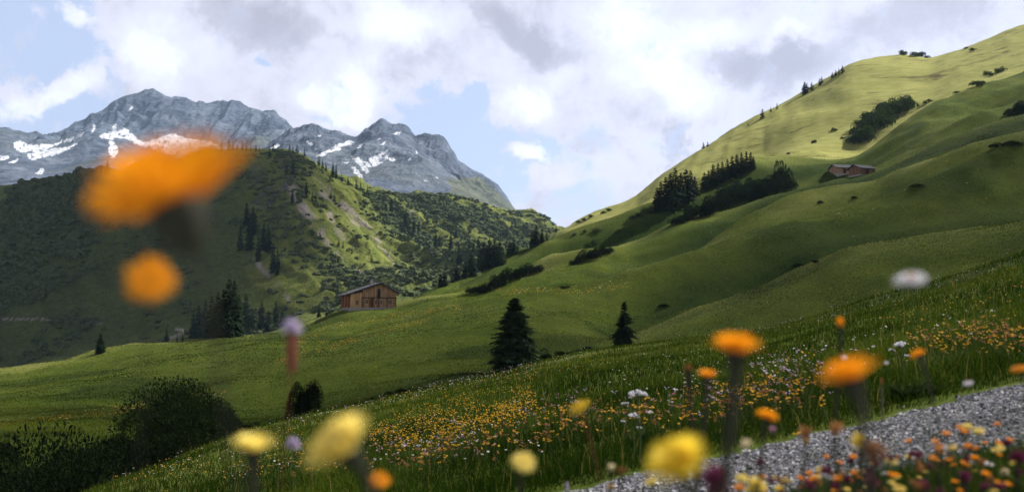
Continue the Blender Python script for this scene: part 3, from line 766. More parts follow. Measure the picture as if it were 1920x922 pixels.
ORD = ['first', 'second', 'third', 'fourth', 'fifth', 'sixth', 'seventh', 'eighth', 'ninth', 'tenth', 'eleventh', 'twelfth', 'thirteenth', 'fourteenth', 'fifteenth', 'sixteenth', 'seventeenth', 'eighteenth', 'nineteenth', 'twentieth']
def row_of(trees, phrase, group, kind='conifer', **k):
    trees = sorted(trees)
    for i, (px, yt, yb) in enumerate(trees):
        put_conifer(px, yt, yb, f'{ORD[i]} {kind} from the left {phrase}', group, **k)

put_conifer(965, 556, 706, 'large broad dark spruce standing alone at the foot of the hut meadow', proto=CON_NEAR[0], dist=103., wide=1.45)
put_conifer(1170, 563, 650, 'smaller slender spruce standing alone in the fold of the lower meadow', proto=CON_NEAR[1], dist=124., wide=1.25)
put_conifer(188, 624, 662, 'squat dark spruce on the rim of the left meadow above the valley', proto=CON_NEAR[1], wide=1.35)
row_of([(1232, 350, 399), (1240, 338, 397), (1249, 330, 395), (1258, 322, 392), (1267, 313, 388), (1277, 322, 384), (1287, 316, 376), (1295, 318, 370), (1303, 330, 364)], 'in the dense lower conifer stand on the sunlit hillside', 'conifers of the lower hillside stand', wide=1.6)
row_of([(1321, 322, 357), (1329, 318, 354), (1338, 307, 350), (1347, 304, 346), (1355, 302, 342), (1364, 297, 338), (1373, 291, 335), (1382, 288, 331), (1391, 285, 327), (1400, 283, 323), (1408, 284, 320), (1413, 292, 318)], 'in the upper conifer stand on the sunlit hillside', 'conifers of the upper hillside stand', wide=1.55)
row_of([(872, 490, 522), (884, 474, 518), (900, 462, 509), (908, 452, 506), (918, 446, 503), (928, 447, 500), (937, 452, 496), (943, 464, 493)], 'in the dark stand where the hillside meets the ridge', 'conifers where the hillside meets the ridge', wide=1.7)
row_of([(826, 514, 538), (834, 510, 536), (856, 497, 527), (849, 508, 530)], 'in the loose clump right of the brown hut', 'conifers right of the brown hut', wide=1.7)
row_of([(956, 452, 477), (964, 448, 475), (971, 452, 472)], 'in the trio above the dark hillside stand', 'trio of conifers above the dark stand', wide=1.6)
row_of([(998, 432, 464), (1005, 421, 462), (1016, 428, 456), (1025, 432, 450), (1043, 421, 436)], 'in the group at the notch between ridge and hillside', 'conifers at the notch', wide=1.6)
# skyline of the right hand hill
row_of([(1319, 265, 279), (1327, 264, 275), (1403, 230, 237), (1430, 203, 222), (1445, 200, 210), (1457, 192, 205)], 'along the lower skyline of the sunlit hill', 'small conifers on the lower skyline', wide=1.9)
row_of([(1509, 153, 177), (1513, 155, 174), (1522, 154, 170), (1537, 146, 160), (1541, 143, 157)], 'in the middle skyline group of the sunlit hill', 'small conifers on the middle skyline', wide=1.9)
row_of([(1561, 135, 147), (1567, 131, 144), (1573, 127, 141), (1580, 122, 137)], 'in the upper skyline group of the sunlit hill', 'small conifers on the upper skyline', wide=1.9)
# across the valley
row_of([(184, 313, 331), (190, 308, 331), (201, 299, 330), (255, 301, 327), (264, 314, 328), (276, 316, 325)], 'on the grassy crest of the left hilltop', 'conifers on the left hilltop')
row_of([(404, 274, 286), (415, 263, 284), (429, 261, 283), (437, 266, 282), (445, 268, 282), (454, 263, 282), (462, 270, 283), (470, 272, 284), (480, 271, 285), (486, 273, 285)], 'along the ridge crest behind the large orange flower', 'conifers along the ridge crest')
row_of([(505, 277, 296), (512, 268, 284), (521, 272, 284), (530, 274, 286), (543, 268, 286), (549, 271, 287), (557, 270, 288), (571, 275, 293)], 'along the highest part of the ridge crest', 'conifers on the highest ridge crest')
row_of([(598, 290, 312), (605, 297, 316), (611, 302, 320), (624, 303, 332), (630, 308, 335), (640, 322, 341), (652, 330, 348), (668, 334, 353), (676, 338, 357), (689, 345, 364), (712, 357, 376), (719, 360, 377)], 'stepping down the edge of the ridge', 'conifers down the ridge edge')
row_of([(734, 370, 396), (771, 375, 392), (780, 378, 394), (761, 390, 424), (776, 410, 440), (785, 415, 440), (801, 398, 418), (812, 402, 420), (819, 402, 424), (826, 362, 378), (834, 364, 380), (842, 372, 387)], 'among the grey shrubs under the ridge edge', 'conifers among the upper shrubs')
row_of([(817, 432, 464), (824, 440, 464), (845, 435, 468), (843, 458, 482), (855, 422, 446), (860, 455, 496), (866, 470, 500), (880, 445, 470), (888, 450, 474), (897, 444, 472), (905, 420, 438), (875, 478, 508)], 'among the grey shrubs of the lower ridge side', 'conifers among the lower shrubs')
row_of([(549, 300, 330), (537, 306, 328), (548, 354, 384), (574, 340, 370), (586, 358, 378), (592, 360, 380), (605, 370, 379), (620, 357, 373), (627, 360, 378)], 'on the rocky upper face of the ridge', 'conifers on the rocky face')
row_of([(635, 444, 462), (643, 450, 466), (660, 460, 475), (694, 464, 476), (697, 475, 492), (600, 430, 446), (585, 425, 443)], 'on the grassy lower face of the ridge', 'conifers on the grassy face')
row_of([(462, 378, 430), (474, 385, 440), (468, 400, 470), (494, 416, 468), (503, 425, 472), (484, 440, 490), (512, 455, 512), (520, 465, 515), (450, 420, 470)], 'in the steep dark gully of the ridge', 'conifers in the dark gully')
row_of([(362, 585, 634), (372, 570, 634), (384, 560, 633), (396, 552, 632), (407, 545, 632), (418, 540, 631), (428, 520, 631), (438, 522, 630), (447, 550, 629), (460, 548, 627), (473, 580, 626), (490, 563, 624), (503, 580, 621), (517, 563, 616), (529, 575, 612)], 'in the dark wood beyond the meadow rim', 'conifers of the dark wood beyond the meadow', wide=1.1)
row_of([(312, 616, 640), (332, 626, 640), (342, 624, 640)], 'beside the dirt track beyond the meadow rim', 'conifers beside the dirt track')
row_of([(75, 388, 402), (82, 388, 403), (70, 392, 403)], 'in the tiny group on the left grassy shelf', 'small conifers on the left shelf')
row_of([(598, 565, 594), (612, 572, 592), (760, 540, 556), (770, 532, 553), (783, 540, 553), (790, 543, 553)], 'just behind the brown hut', 'dark conifers behind the brown hut')

# ---------------------------------------------------------------- dwarf pines and shrubs over the far ridge: one uncountable mass
def ico():
    import bmesh
    bm = bmesh.new(); bmesh.ops.create_icosphere(bm, subdivisions=2, radius=1)
    V = np.array([v.co[:] for v in bm.verts]); T = np.array([[v.index for v in f.verts] for f in bm.faces]); bm.free()
    return V, T
IV, IT = ico()
def build_ridge_shrubs():
    g = np.random.default_rng(5)
    out = []; n = 0
    while n < 7600:
        px = g.uniform(-60, 1060, 6000); py = g.uniform(275, 700, 6000)
        # uniform over the slope itself: walk random ground points instead of pixels
        Y = g.uniform(420, 1000, 6000); u = g.uniform(-.60, .08, 6000); X = u * Y
        ok = Y > np.interp(u, UG, KY[IDX['St']]) + 5
        ok &= Y < np.interp(u, UG, L.Y) + 20
        X, Y = X[ok], Y[ok]
        ok = g.uniform(0, 1.0, len(X)) < (Y / 1000) ** 1.0
        X, Y = X[ok], Y[ok]
        Z = H(X, Y); px, py = pix(X, Y, Z)
        k = shrub_density(px, py, X, Y)
        ok = g.uniform(0, 1, len(X)) < k ** 1.3
        out.append(np.stack([X[ok], Y[ok], Z[ok]], 1)); n += ok.sum()
    P = np.concatenate(out)[:7600]
    r = g.uniform(.7, 2.0, len(P)) * (1 + .5 * (g.uniform(size=len(P)) < .1))
    Vs, Ts = [], []
    for i, (p, rr) in enumerate(zip(P, r)):
        lump = 1 + .32 * g.normal(size=len(IV)).clip(-1.3, 1.3)
        V = IV * lump[:, None] * [rr * g.uniform(.8, 1.5), rr, rr * g.uniform(.55, 1.0)] + p + [0, 0, rr * .25]
        Vs.append(V); Ts.append(IT + i * len(IV))
    o = obj('shrubbery', mesh('shrubbery', np.concatenate(Vs), [(np.concatenate(Ts), 0)], [M_PINE]))
    tag(o, 'dwarf pine scrub covering the ridge across the valley', 'scrub', kind='stuff')
build_ridge_shrubs()

# ---------------------------------------------------------------- bushes one can tell apart
def bush_proto(seed, n, leaf, mat, squash=.75, lobes=7, rise=.2):
    g = np.random.default_rng(seed)
    c = nrm(g.normal(size=(lobes, 3))) * g.uniform(.25, .6, (lobes, 1)); c[:, 2] = np.abs(c[:, 2]) * .9; rad = g.uniform(.24, .46, lobes)
    k = g.integers(0, lobes, n); dirs = nrm(g.normal(size=(n, 3)))
    dirs[:, 2] = np.where(dirs[:, 2] < -.3, -dirs[:, 2], dirs[:, 2])
    b = c[k] + dirs * (rad[k] * g.uniform(.55, 1.08, n) ** .5)[:, None]
    b[:, 2] = np.maximum(b[:, 2] * squash, -.05)
    d = nrm(dirs + g.normal(0, .6, (n, 3)) + [0, 0, rise]); s = nrm(np.cross(d, g.normal(size=(n, 3)))); up = np.cross(s, d)
    L_ = leaf * g.uniform(.6, 1.5, n)
    V, T = folded(b, d, s, up, L_, L_ * .55, .25)
    return mesh('bush_leaves', V, [(T, 0)], [mat])
def stems_mesh(seed, k=6, hgt=.34):
    g = np.random.default_rng(seed); Vs, Fs, o = [], [], 0
    for i in range(k):
        a = g.uniform(0, 6.28); e = np.array([math.cos(a) * .25, math.sin(a) * .25, hgt * g.uniform(.7, 1.1)])
        v, f = tube([(0, 0, -.12), e * .5 + [0, 0, .05], e], [.03, .02, .006], 5); Vs.append(v); Fs.append(f + o); o += len(v)
    return mesh('bush_stems', np.concatenate(Vs), [(np.concatenate(Fs), 0)], [M_BARK], True)
STEMS = [stems_mesh(300 + i) for i in range(3)]
BUSH_FAR = [bush_proto(310 + i, 1500, .085, M_SHRUB, .85, 9) for i in range(4)]
BUSH_DARK = [bush_proto(320 + i, 1800, .08, M_DARKSHRUB, .85, 10) for i in range(4)]
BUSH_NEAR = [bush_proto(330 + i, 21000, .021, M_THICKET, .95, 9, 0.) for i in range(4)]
def put_bush(px, py, wpx, label, group=None, protos=BUSH_DARK, tall=1.0, ymin=1., at=None):
    X, Y, Z = hit(px, py, ymin) if at is None else at
    w = wpx / F * Y / 1.4; tall = tall * 1.35
    t = empty('bush', (X, Y, Z - .04 * w), label, 'bush', group, float(rng.uniform(0, 6.28)), (w, w, w * tall))
    obj('foliage', protos[int(rng.integers(len(protos)))], t); obj('stem', STEMS[int(rng.integers(3))], t)
    return t
def bushes(lst, phrase, group, **k):
    for i, b in enumerate(sorted(lst)): put_bush(b[0], b[1], b[2], f'{ORD[i]} bush from the left {phrase}', group, tall=b[3] if len(b) > 3 else 1.0, **k)

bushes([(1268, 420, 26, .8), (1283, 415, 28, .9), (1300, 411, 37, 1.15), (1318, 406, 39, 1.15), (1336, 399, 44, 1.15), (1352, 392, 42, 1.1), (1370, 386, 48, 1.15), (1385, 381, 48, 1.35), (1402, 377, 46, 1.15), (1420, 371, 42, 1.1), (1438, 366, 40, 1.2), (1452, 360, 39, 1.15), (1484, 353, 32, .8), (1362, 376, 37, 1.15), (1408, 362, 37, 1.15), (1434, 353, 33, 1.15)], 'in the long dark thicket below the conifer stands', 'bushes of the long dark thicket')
bushes([(1601, 271, 26, 1.15), (1612, 268, 31, 1.15), (1624, 264, 39, 1.15), (1608, 256, 28, 1.15), (1616, 242, 28, 1.15), (1634, 248, 44, 1.15), (1650, 240, 44, 1.15), (1640, 228, 39, 1.15), (1662, 228, 44, 1.15), (1672, 216, 39, 1.15), (1686, 214, 41, 1.15), (1700, 207, 36, 1.15), (1656, 214, 36, 1.15), (1698, 200, 28, 1.15), (1630, 232, 33, 1.15)], 'in the sunlit thicket on the upper slope', 'bushes of the upper slope thicket', protos=BUSH_FAR)
bushes([(884, 550, 22, .8), (897, 549, 26, .9), (910, 547, 28, .9), (928, 541, 34, 1.1), (945, 533, 36, 1.1), (962, 527, 36, 1.05), (980, 519, 34), (997, 512, 30, .9), (1012, 508, 22, .8)], 'in the thicket above the flower streaked meadow', 'bushes of the lower thicket')
bushes([(1075, 496, 18, .8), (1088, 492, 26), (1102, 487, 28), (1116, 482, 28), (1130, 478, 26), (1144, 474, 20, .8)], 'in the low thicket in the middle of the hillside', 'bushes of the low middle thicket')
bushes([(1893, 219, 22), (1906, 216, 28), (1920, 214, 30, 1.2), (1912, 205, 24)], 'in the dark clump at the right edge of the slope', 'bushes at the right edge')
bushes([(1690, 102, 12, 1.1), (1697, 103, 12), (1716, 106, 16), (1728, 107, 18), (1738, 109, 12, .7), (1812, 92, 7), (1824, 96, 14, .7)], 'along the rounded top of the sunlit hill', 'bushes on the hill top', protos=BUSH_FAR)
bushes([(1824, 160, 12), (1832, 161, 16), (1842, 160, 14), (1848, 141, 13), (1858, 143, 16, .8), (1870, 137, 14), (1880, 135, 15)], 'in the scattered group high on the sunlit slope', 'bushes high on the sunlit slope', protos=BUSH_FAR)
bushes([(1742, 192, 12, .7), (1735, 195, 9), (1565, 248, 12), (1527, 269, 12), (1580, 262, 8), (1478, 290, 7), (1793, 176, 13, .6)], 'scattered along the grassy crease of the slope', 'bushes along the crease', protos=BUSH_FAR)
bushes([(1085, 418, 9), (1095, 414, 9), (1108, 409, 11), (1121, 436, 18, .8), (1131, 402, 12), (1142, 397, 11), (1100, 466, 14), (1112, 461, 14), (1160, 438, 12), (1077, 442, 8), (1097, 437, 8), (1185, 412, 14), (1198, 408, 16), (1213, 402, 20), (1222, 398, 18)], 'on the lower sunlit slope near the notch', 'bushes on the lower sunlit slope', protos=BUSH_FAR)
bushes([(1538, 382, 14, .6), (1600, 372, 16, .35), (1720, 352, 30, .35), (1900, 275, 40, .4), (1870, 276, 30, .4), (1498, 500, 26, .35), (1530, 492, 24, .3), (1245, 575, 24, .4), (1060, 540, 20, .3)], 'in the grassy hollows of the shaded slope', 'low bushes in the hollows')
t = put_bush(1468, 353, 44, 'round broadleaf tree rising from the end of the long thicket', tall=1.7); t.name = 'broadleaf_tree'; t['category'] = 'tree'
# thicket in the gully at the lower left
g_ = np.random.default_rng(12)
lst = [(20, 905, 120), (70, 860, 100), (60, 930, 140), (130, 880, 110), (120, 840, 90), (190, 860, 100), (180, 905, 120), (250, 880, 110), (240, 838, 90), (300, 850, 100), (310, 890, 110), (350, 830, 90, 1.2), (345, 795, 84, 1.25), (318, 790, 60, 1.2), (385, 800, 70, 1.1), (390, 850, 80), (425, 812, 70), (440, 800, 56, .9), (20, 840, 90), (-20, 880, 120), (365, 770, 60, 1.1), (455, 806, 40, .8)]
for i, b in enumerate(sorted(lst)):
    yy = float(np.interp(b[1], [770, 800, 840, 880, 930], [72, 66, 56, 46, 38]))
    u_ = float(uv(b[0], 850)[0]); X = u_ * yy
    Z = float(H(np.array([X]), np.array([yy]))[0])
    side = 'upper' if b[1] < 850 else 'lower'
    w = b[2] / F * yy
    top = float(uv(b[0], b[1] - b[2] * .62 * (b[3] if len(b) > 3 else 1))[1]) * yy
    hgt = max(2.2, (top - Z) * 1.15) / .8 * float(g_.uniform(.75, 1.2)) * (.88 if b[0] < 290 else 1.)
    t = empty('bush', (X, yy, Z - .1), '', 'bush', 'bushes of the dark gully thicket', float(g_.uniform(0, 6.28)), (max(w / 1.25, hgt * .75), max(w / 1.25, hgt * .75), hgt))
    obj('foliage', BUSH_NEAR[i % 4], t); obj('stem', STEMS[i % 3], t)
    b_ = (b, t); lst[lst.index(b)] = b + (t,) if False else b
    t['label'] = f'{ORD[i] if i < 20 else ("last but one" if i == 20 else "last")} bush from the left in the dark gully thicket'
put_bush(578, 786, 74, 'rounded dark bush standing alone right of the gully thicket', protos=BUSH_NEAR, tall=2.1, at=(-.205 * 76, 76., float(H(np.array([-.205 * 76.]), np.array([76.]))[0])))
bushes([(735, 742, 30, .6), (760, 738, 34, .6), (790, 733, 30, .5), (700, 750, 20, .5), (1020, 678, 30, 1.1), (1060, 668, 40, .5), (1100, 660, 40, .4), (560, 790, 40, .7), (610, 782, 34, .7)], 'along the trough behind the flower meadow crest', 'low bushes behind the meadow crest', protos=BUSH_NEAR, ymin=62.)

# ================================================================ huts
def wood(name, a, b, c, scale=5., axis=(9, 9, .6)):
    m, N = material(name)
    tc = N.n('ShaderNodeTexCoord').outputs['Object']
    w = N.noise(N.vmath('MULTIPLY', tc, axis), 1., 5, .6); st = N.noise(N.vmath('MULTIPLY', tc, (axis[0] * .35, axis[1] * .35, .25)), 1., 3, .5)
    col = N.ramp(N.math('ADD', N.math('MULTIPLY', w, .5), N.math('MULTIPLY', st, .5)), [(.36, a), (.5, b), (.64, c)])
    finish(N, col, .95, w, .4, .02, .02); return m
M_WOOD = wood('weathered_boards', (.10, .060, .034), (.27, .165, .090), (.46, .31, .18))
M_WOODL = wood('paler_boards', (.22, .125, .06), (.42, .26, .13), (.56, .38, .21))
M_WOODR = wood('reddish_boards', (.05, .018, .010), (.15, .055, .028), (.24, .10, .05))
M_WOODG = wood('grey_brown_boards', (.05, .032, .022), (.14, .085, .055), (.24, .15, .10))
M_BEAM = simple('dark_beam', (.03, .018, .012), .4, 6)
M_SHINGLE = wood('grey_shingles', (.07, .072, .076), (.14, .142, .148), (.22, .22, .225), axis=(3, 14, 3))
M_SLATE = wood('dark_shingles', (.035, .037, .042), (.07, .073, .08), (.12, .122, .13), axis=(3, 14, 3))
M_STONE = simple('foundation_stone', (.27, .26, .24), .3, 3, .9, bump=.5)
M_DARKGLASS = simple('dark_window', (.012, .013, .016), .3, 3, .2, .5)
M_LIGHTWOOD = wood('pinkish_boards', (.17, .095, .055), (.30, .18, .115), (.40, .26, .175))

class MB:
    def __init__(s): s.V = []; s.F = []
    def box(s, x0, x1, y0, y1, z0, z1):
        o = len(s.V); s.V += [(x, y, z) for z in (z0, z1) for y in (y0, y1) for x in (x0, x1)]
        s.F += [tuple(o + i for i in f) for f in ((0, 2, 3, 1), (4, 5, 7, 6), (0, 1, 5, 4), (2, 6, 7, 3), (0, 4, 6, 2), (1, 3, 7, 5))]; return s
    def prism(s, poly, y0, y1):
        """outline in x,z pushed along y"""
        o = len(s.V); n = len(poly)
        s.V += [(x, y0, z) for x, z in poly] + [(x, y1, z) for x, z in poly]
        s.F += [tuple(o + i for i in range(n)), tuple(o + n + i for i in reversed(range(n)))]
        s.F += [(o + (i + 1) % n, o + i, o + n + i, o + n + (i + 1) % n) for i in range(n)]; return s
    def build(s, name, mat, parent, bevel=0):
        me = bpy.data.meshes.new(name); me.from_pydata(s.V, [], s.F); me.materials.append(mat); me.update()
        o = obj(name, me, parent)
        if bevel:
            b = o.modifiers.new('edge', 'BEVEL'); b.width = bevel; b.segments = 1; b.limit_method = 'ANGLE'
        return o

def windows(root, lst):
    """(x0, x1, z0, z1, y) openings in a wall that looks towards -y"""
    for x0, x1, z0, z1, y in lst:
        w = MB().box(x0, x1, y - .03, y + .05, z0, z1).build('window', M_DARKGLASS, root)
        f = MB(); t = .09
        f.box(x0 - t, x0, y - .07, y + .03, z0 - t, z1 + t).box(x1, x1 + t, y - .07, y + .03, z0 - t, z1 + t).box(x0, x1, y - .07, y + .03, z1, z1 + t).box(x0, x1, y - .07, y + .03, z0 - t, z0)
        f.box((x0 + x1) / 2 - .03, (x0 + x1) / 2 + .03, y - .055, y - .031, z0, z1)
        f.build('frame', M_WOODL, w)

def main_hut():
    X, Y = -.1640 * 216, 216.; Z = float(H(np.array([X + 5]), np.array([Y]))[0]) + .55; sc = Y / F                     # metres per photo pixel there
    rz = R(20)
    W, D = 104 * sc * .88, 9.2                              # gable side and depth
    t = empty('wooden_hut', (X, Y, Z), 'large weathered brown wooden hut with grey shingle roof on the flower meadow', 'hut', rz=rz)
    ec, ridx, rh = 2.9, W * .665, 5.35                     # eave height, ridge place, ridge height
    er = 3.45
    b = .35
    # x runs along the gable side, y into the depth; origin at the near left corner
    MB().box(.1, W - .05, .1, D - .1, -2.2, .12).build('foundation', M_STONE, t)
    MB().prism([(W * .28, .12), (W, .12), (W, er), (ridx, rh), (W * .28, ec + (rh - ec) * .42)], 0, D).build('gable_wall', M_WOOD, t)
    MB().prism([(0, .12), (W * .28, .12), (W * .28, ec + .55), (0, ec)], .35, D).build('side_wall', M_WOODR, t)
    MB().prism([(W * .04, .12), (W * .275, .12), (W * .275, ec + .5), (W * .04, ec + .1)], -.02, .34).build('porch_wall', M_WOODL, t)
    o = .75                                                 # overhang of the roof
    th = .17
    sl = (rh - ec) / ridx; sr = (rh - er) / (W - ridx)
    roof = MB()
    roof.prism([(-o, ec - o * sl + .12), (ridx, rh + .12), (ridx, rh + .12 + th), (-o, ec - o * sl + .12 + th)], -o, D + o)
    roof.prism([(ridx + .003, rh + .12), (W + o, er - o * sr + .12), (W + o, er - o * sr + .12 + th), (ridx + .003, rh + .12 + th)], -o, D + o)
    rf = roof.build('roof', M_SHINGLE, t)
    # shingle courses and weighting stones
    cs = MB(); g = np.random.default_rng(3)
    for k in range(9):
        x = -o + (ridx + o) * (k + .5) / 9; z = ec + x * sl + .12 + th
        cs.box(x - .05, x + .05, -o + .05, D + o - .05, z - .02, z + .035)
    cs.build('batten', M_SHINGLE, rf)
    for k in range(10):
        x = -o + (ridx + o) * g.uniform(.05, .95); y = g.uniform(0, D); z = ec + x * sl + .12 + th; r_ = g.uniform(.12, .22)
        MB().box(x - r_, x + r_, y - r_, y + r_, z, z + .16).build('roof_stone', M_STONE, rf, .05)
    fb = MB()
    fb.prism([(-o, ec - o * sl - .08), (ridx, rh - .1), (ridx, rh + .118), (-o, ec - o * sl + .118)], -o - .05, -o - .004)
    fb.prism([(ridx + .003, rh - .1), (W + o, er - o * sr - .08), (W + o, er - o * sr + .118), (ridx + .003, rh + .118)], -o - .05, -o - .004)
    fb.build('bargeboard', M_BEAM, t)
    bm_ = MB().box(W * .27, W + .08, -.12, -.005, 2.12, 2.32)
    for x in (W * .275, W * .5, W * .62, W * .8, W - .1): bm_.box(x - .08, x + .08, -.10, -.004, .12, 2.118)
    bm_.box(W * .60, W * .66, -.14, -.122, 2.33, 4.2)
    bm_.build('beam', M_BEAM, t)
    for k in range(3):
        y = .6 + k * 3.4
        MB().box(-.10, .06, y, y + .14, -.6, ec - .05).build('post', M_WOOD, t)
    windows(t, [(W * .155, W * .205, .75, 1.65, -.02), (W * .34, W * .41, .95, 1.85, 0), (W * .545, W * .60, .8, 1.75, 0), (W * .64, W * .70, .8, 1.75, 0), (W * .83, W * .90, .85, 1.75, 0)])
    MB().box(W * .52, W * .538, -.05, -.01, .12, 2.0).box(W * .43, W * .49, -.055, -.008, .12, 1.95).build('door', M_WOODR, t)
    ch = MB().box(ridx - 1.1, ridx - .55, D * .55, D * .55 + .55, rh - .6, rh + 1.05).build('chimney', M_STONE, rf, .03)
    MB().box(ridx - 1.2, ridx - .45, D * .55 - .1, D * .55 + .65, rh + 1.053, rh + 1.16).build('chimney_cap', M_SHINGLE, rf)
    return t
main_hut()

def small_hut(px, py, wpx, label, rz, wall, gable_left, dark):
    X, Y, Z = hit(px, py); s = Y / F
    W = wpx * s; D = W * .8; e = W * .34; rh = W * .53
    cx_, sx_ = math.cos(rz), math.sin(rz)
    Z = max(float(H(np.array([X + a_ * cx_ - b_ * sx_]), np.array([Y + .5 + a_ * sx_ + b_ * cx_]))[0]) for a_ in (0, W * .5, W) for b_ in (0, D * .4))
    t = empty('small_hut', (X, Y + .5, Z - W * .17), label, 'hut', rz=rz)
    MB().box(.05, W - .05, .05, D - .05, -2.5, .05).build('foundation', M_STONE, t)
    # ridge runs along x, gables at the ends
    MB().box(0, W, 0, D, .05, e).build('wall', wall, t)
    for x0, x1 in ((.002, .12), (W - .12, W - .002)):
        gm = MB(); gm.V += [(x, y, z) for x in (x0, x1) for y, z in ((0, e + .003), (D, e + .003), (D / 2, rh))]
        gm.F += [(0, 1, 2), (5, 4, 3), (0, 3, 4, 1), (1, 4, 5, 2), (2, 5, 3, 0)]
        gm.build('gable', wall, t)
    r_ = MB(); ov = W * .09; sl = (rh - e) / (D / 2)
    for sgn in (0, 1):
        ys = [-ov, D / 2] if not sgn else [D / 2 + .003, D + ov]
        z = [e - ov * sl, rh] if not sgn else [rh, e - ov * sl]
        o_ = len(r_.V); th = .14
        r_.V += [(x, y, zz + dz + .06) for x in (-ov, W + ov) for dz in (0, th) for y, zz in zip(ys, z)]
        r_.F += [tuple(o_ + i for i in f) for f in ((0, 1, 3, 2), (4, 6, 7, 5), (0, 4, 5, 1), (2, 3, 7, 6), (0, 2, 6, 4), (1, 5, 7, 3))]
    r_.build('roof', M_SLATE, t)
    MB().box(W * .4, W * .55, -.05, -.004, .06, e * .85).build('door', M_BEAM, t)
    windows(t, [(W * .7, W * .82, e * .4, e * .75, 0)])
    return t
small_hut(1571, 334, 33, 'small pale wooden hut with grey roof on the hillside, left of the pair', R(14), M_LIGHTWOOD, False, False)
small_hut(1614, 331, 37, 'small dark wooden hut with grey roof on the hillside, right of the pair', R(24), M_WOODG, True, True)
# ================================================================ the gravel path
GX0, GX1 = -4.5, 6.5
def edge_far(X): return 6.25 + .26 * fbm(X / .9, X * 0 + 3.1, 91, 3) + .17 * fbm(X / .17, X * 0 + 1.1, 92, 3)
def edge_near(X): return 4.12 + .22 * fbm(X / .8, X * 0 + 7.7, 93, 3) + .17 * fbm(X / .17, X * 0 + 5.1, 94, 3)
def on_path(X, Y, m=0.): return (Y < edge_far(X) - m) & (Y > edge_near(X) + m)
def build_path():
    g = np.random.default_rng(21)
    xs = np.linspace(GX0, GX1, 500); t = np.linspace(0, 1, 60)
    X = np.broadcast_to(xs[None], (60, 500)); Y = edge_near(X) + (edge_far(X) - edge_near(X)) * t[:, None]
    Z = H(X, Y) + .028 * np.minimum(1, np.minimum(t, 1 - t)[:, None] * 9) - .012 + .010 * fbm(X * 9, Y * 9, 95, 3)
    m, N = material('gravel_bed')
    p = pos(N)
    vo = N.n('ShaderNodeTexVoronoi', {'Vector': p, 'Scale': 55., 'Randomness': 1.})
    sp = N.n('ShaderNodeSeparateColor', {0: vo.outputs['Color']}).outputs[0]
    c = N.ramp(sp, [(0, (.05, .05, .055)), (.5, (.16, .16, .175)), (1, (.34, .34, .36))])
    c = N.mix(N.rng(vo.outputs['Distance'], .35, .6, 0, 1), c, (.018, .018, .018))
    finish(N, c, .95, vo.outputs['Distance'], -.8, .02, .1)
    tag(obj('gravel_path', mesh('gravel_path', np.stack([X, Y, Z], -1).reshape(-1, 3), [(grid_faces(60, 500), 0)], [m], True)), 'grey gravel path crossing the flower meadow', 'path', kind='structure')
    n = 80000
    Xs = g.uniform(-2.6, 4.6, n); e0, e1 = edge_near(Xs), edge_far(Xs)
    Ys = e0 + (e1 - e0) * g.beta(1.05, 1.05, n) + g.normal(0, .09, n)
    tt = np.clip((Ys - e0) / (e1 - e0), 0, 1)
    Zs = H(Xs, Ys) + .028 * np.minimum(1, np.minimum(tt, 1 - tt) * 9) - .012
    r = np.clip(g.lognormal(math.log(.0044), .42, n), .0022, .018)
    O = np.array([[1, 0, 0], [0, 1, 0], [-1, 0, 0], [0, -1, 0], [.1, .05, 1], [0, 0, -1.]])
    V = O[None] * (1 + g.normal(0, .28, (n, 6, 1))) + g.normal(0, .18, (n, 6, 3))
    V = V * r[:, None, None] * np.stack([g.uniform(.8, 1.7, n), g.uniform(.8, 1.7, n), g.uniform(.5, .9, n)], 1)[:, None]
    a = g.uniform(0, 6.28, n); ca, sa = np.cos(a)[:, None], np.sin(a)[:, None]
    V = np.stack([V[..., 0] * ca - V[..., 1] * sa, V[..., 0] * sa + V[..., 1] * ca, V[..., 2]], -1) + np.stack([Xs, Ys, Zs + r * .3], 1)[:, None]
    T = np.array([[0, 1, 4], [1, 2, 4], [2, 3, 4], [3, 0, 4], [1, 0, 5], [2, 1, 5], [3, 2, 5], [0, 3, 5]])
    T = (T[None] + (np.arange(n) * 6)[:, None, None]).reshape(-1, 3)
    rut = .8 + .45 * np.exp(-((tt - .3) / .14) ** 2) + .45 * np.exp(-((tt - .75) / .14) ** 2) + .5 * fbm(Xs / .6, Ys / .4, 97, 3)
    tone = np.repeat(np.clip(g.normal(.23, .15, n) * rut, .02, .75), 6)
    hue = np.repeat(g.uniform(-1, 1, n), 6)
    colr = np.stack([tone * (1 + .04 * hue), tone, tone * (1.06 - .05 * hue), np.ones_like(tone)], 1)
    m2, N2 = material('gravel_stone'); finish(N2, attr(N2, 'tone'), .85, spec=.25)
    tag(obj('gravel', mesh('gravel', V.reshape(-1, 3), [(T, 0)], [m2], False, {'tone': colr})), 'loose pale grey gravel lying on the path', 'gravel', kind='stuff')
build_path()

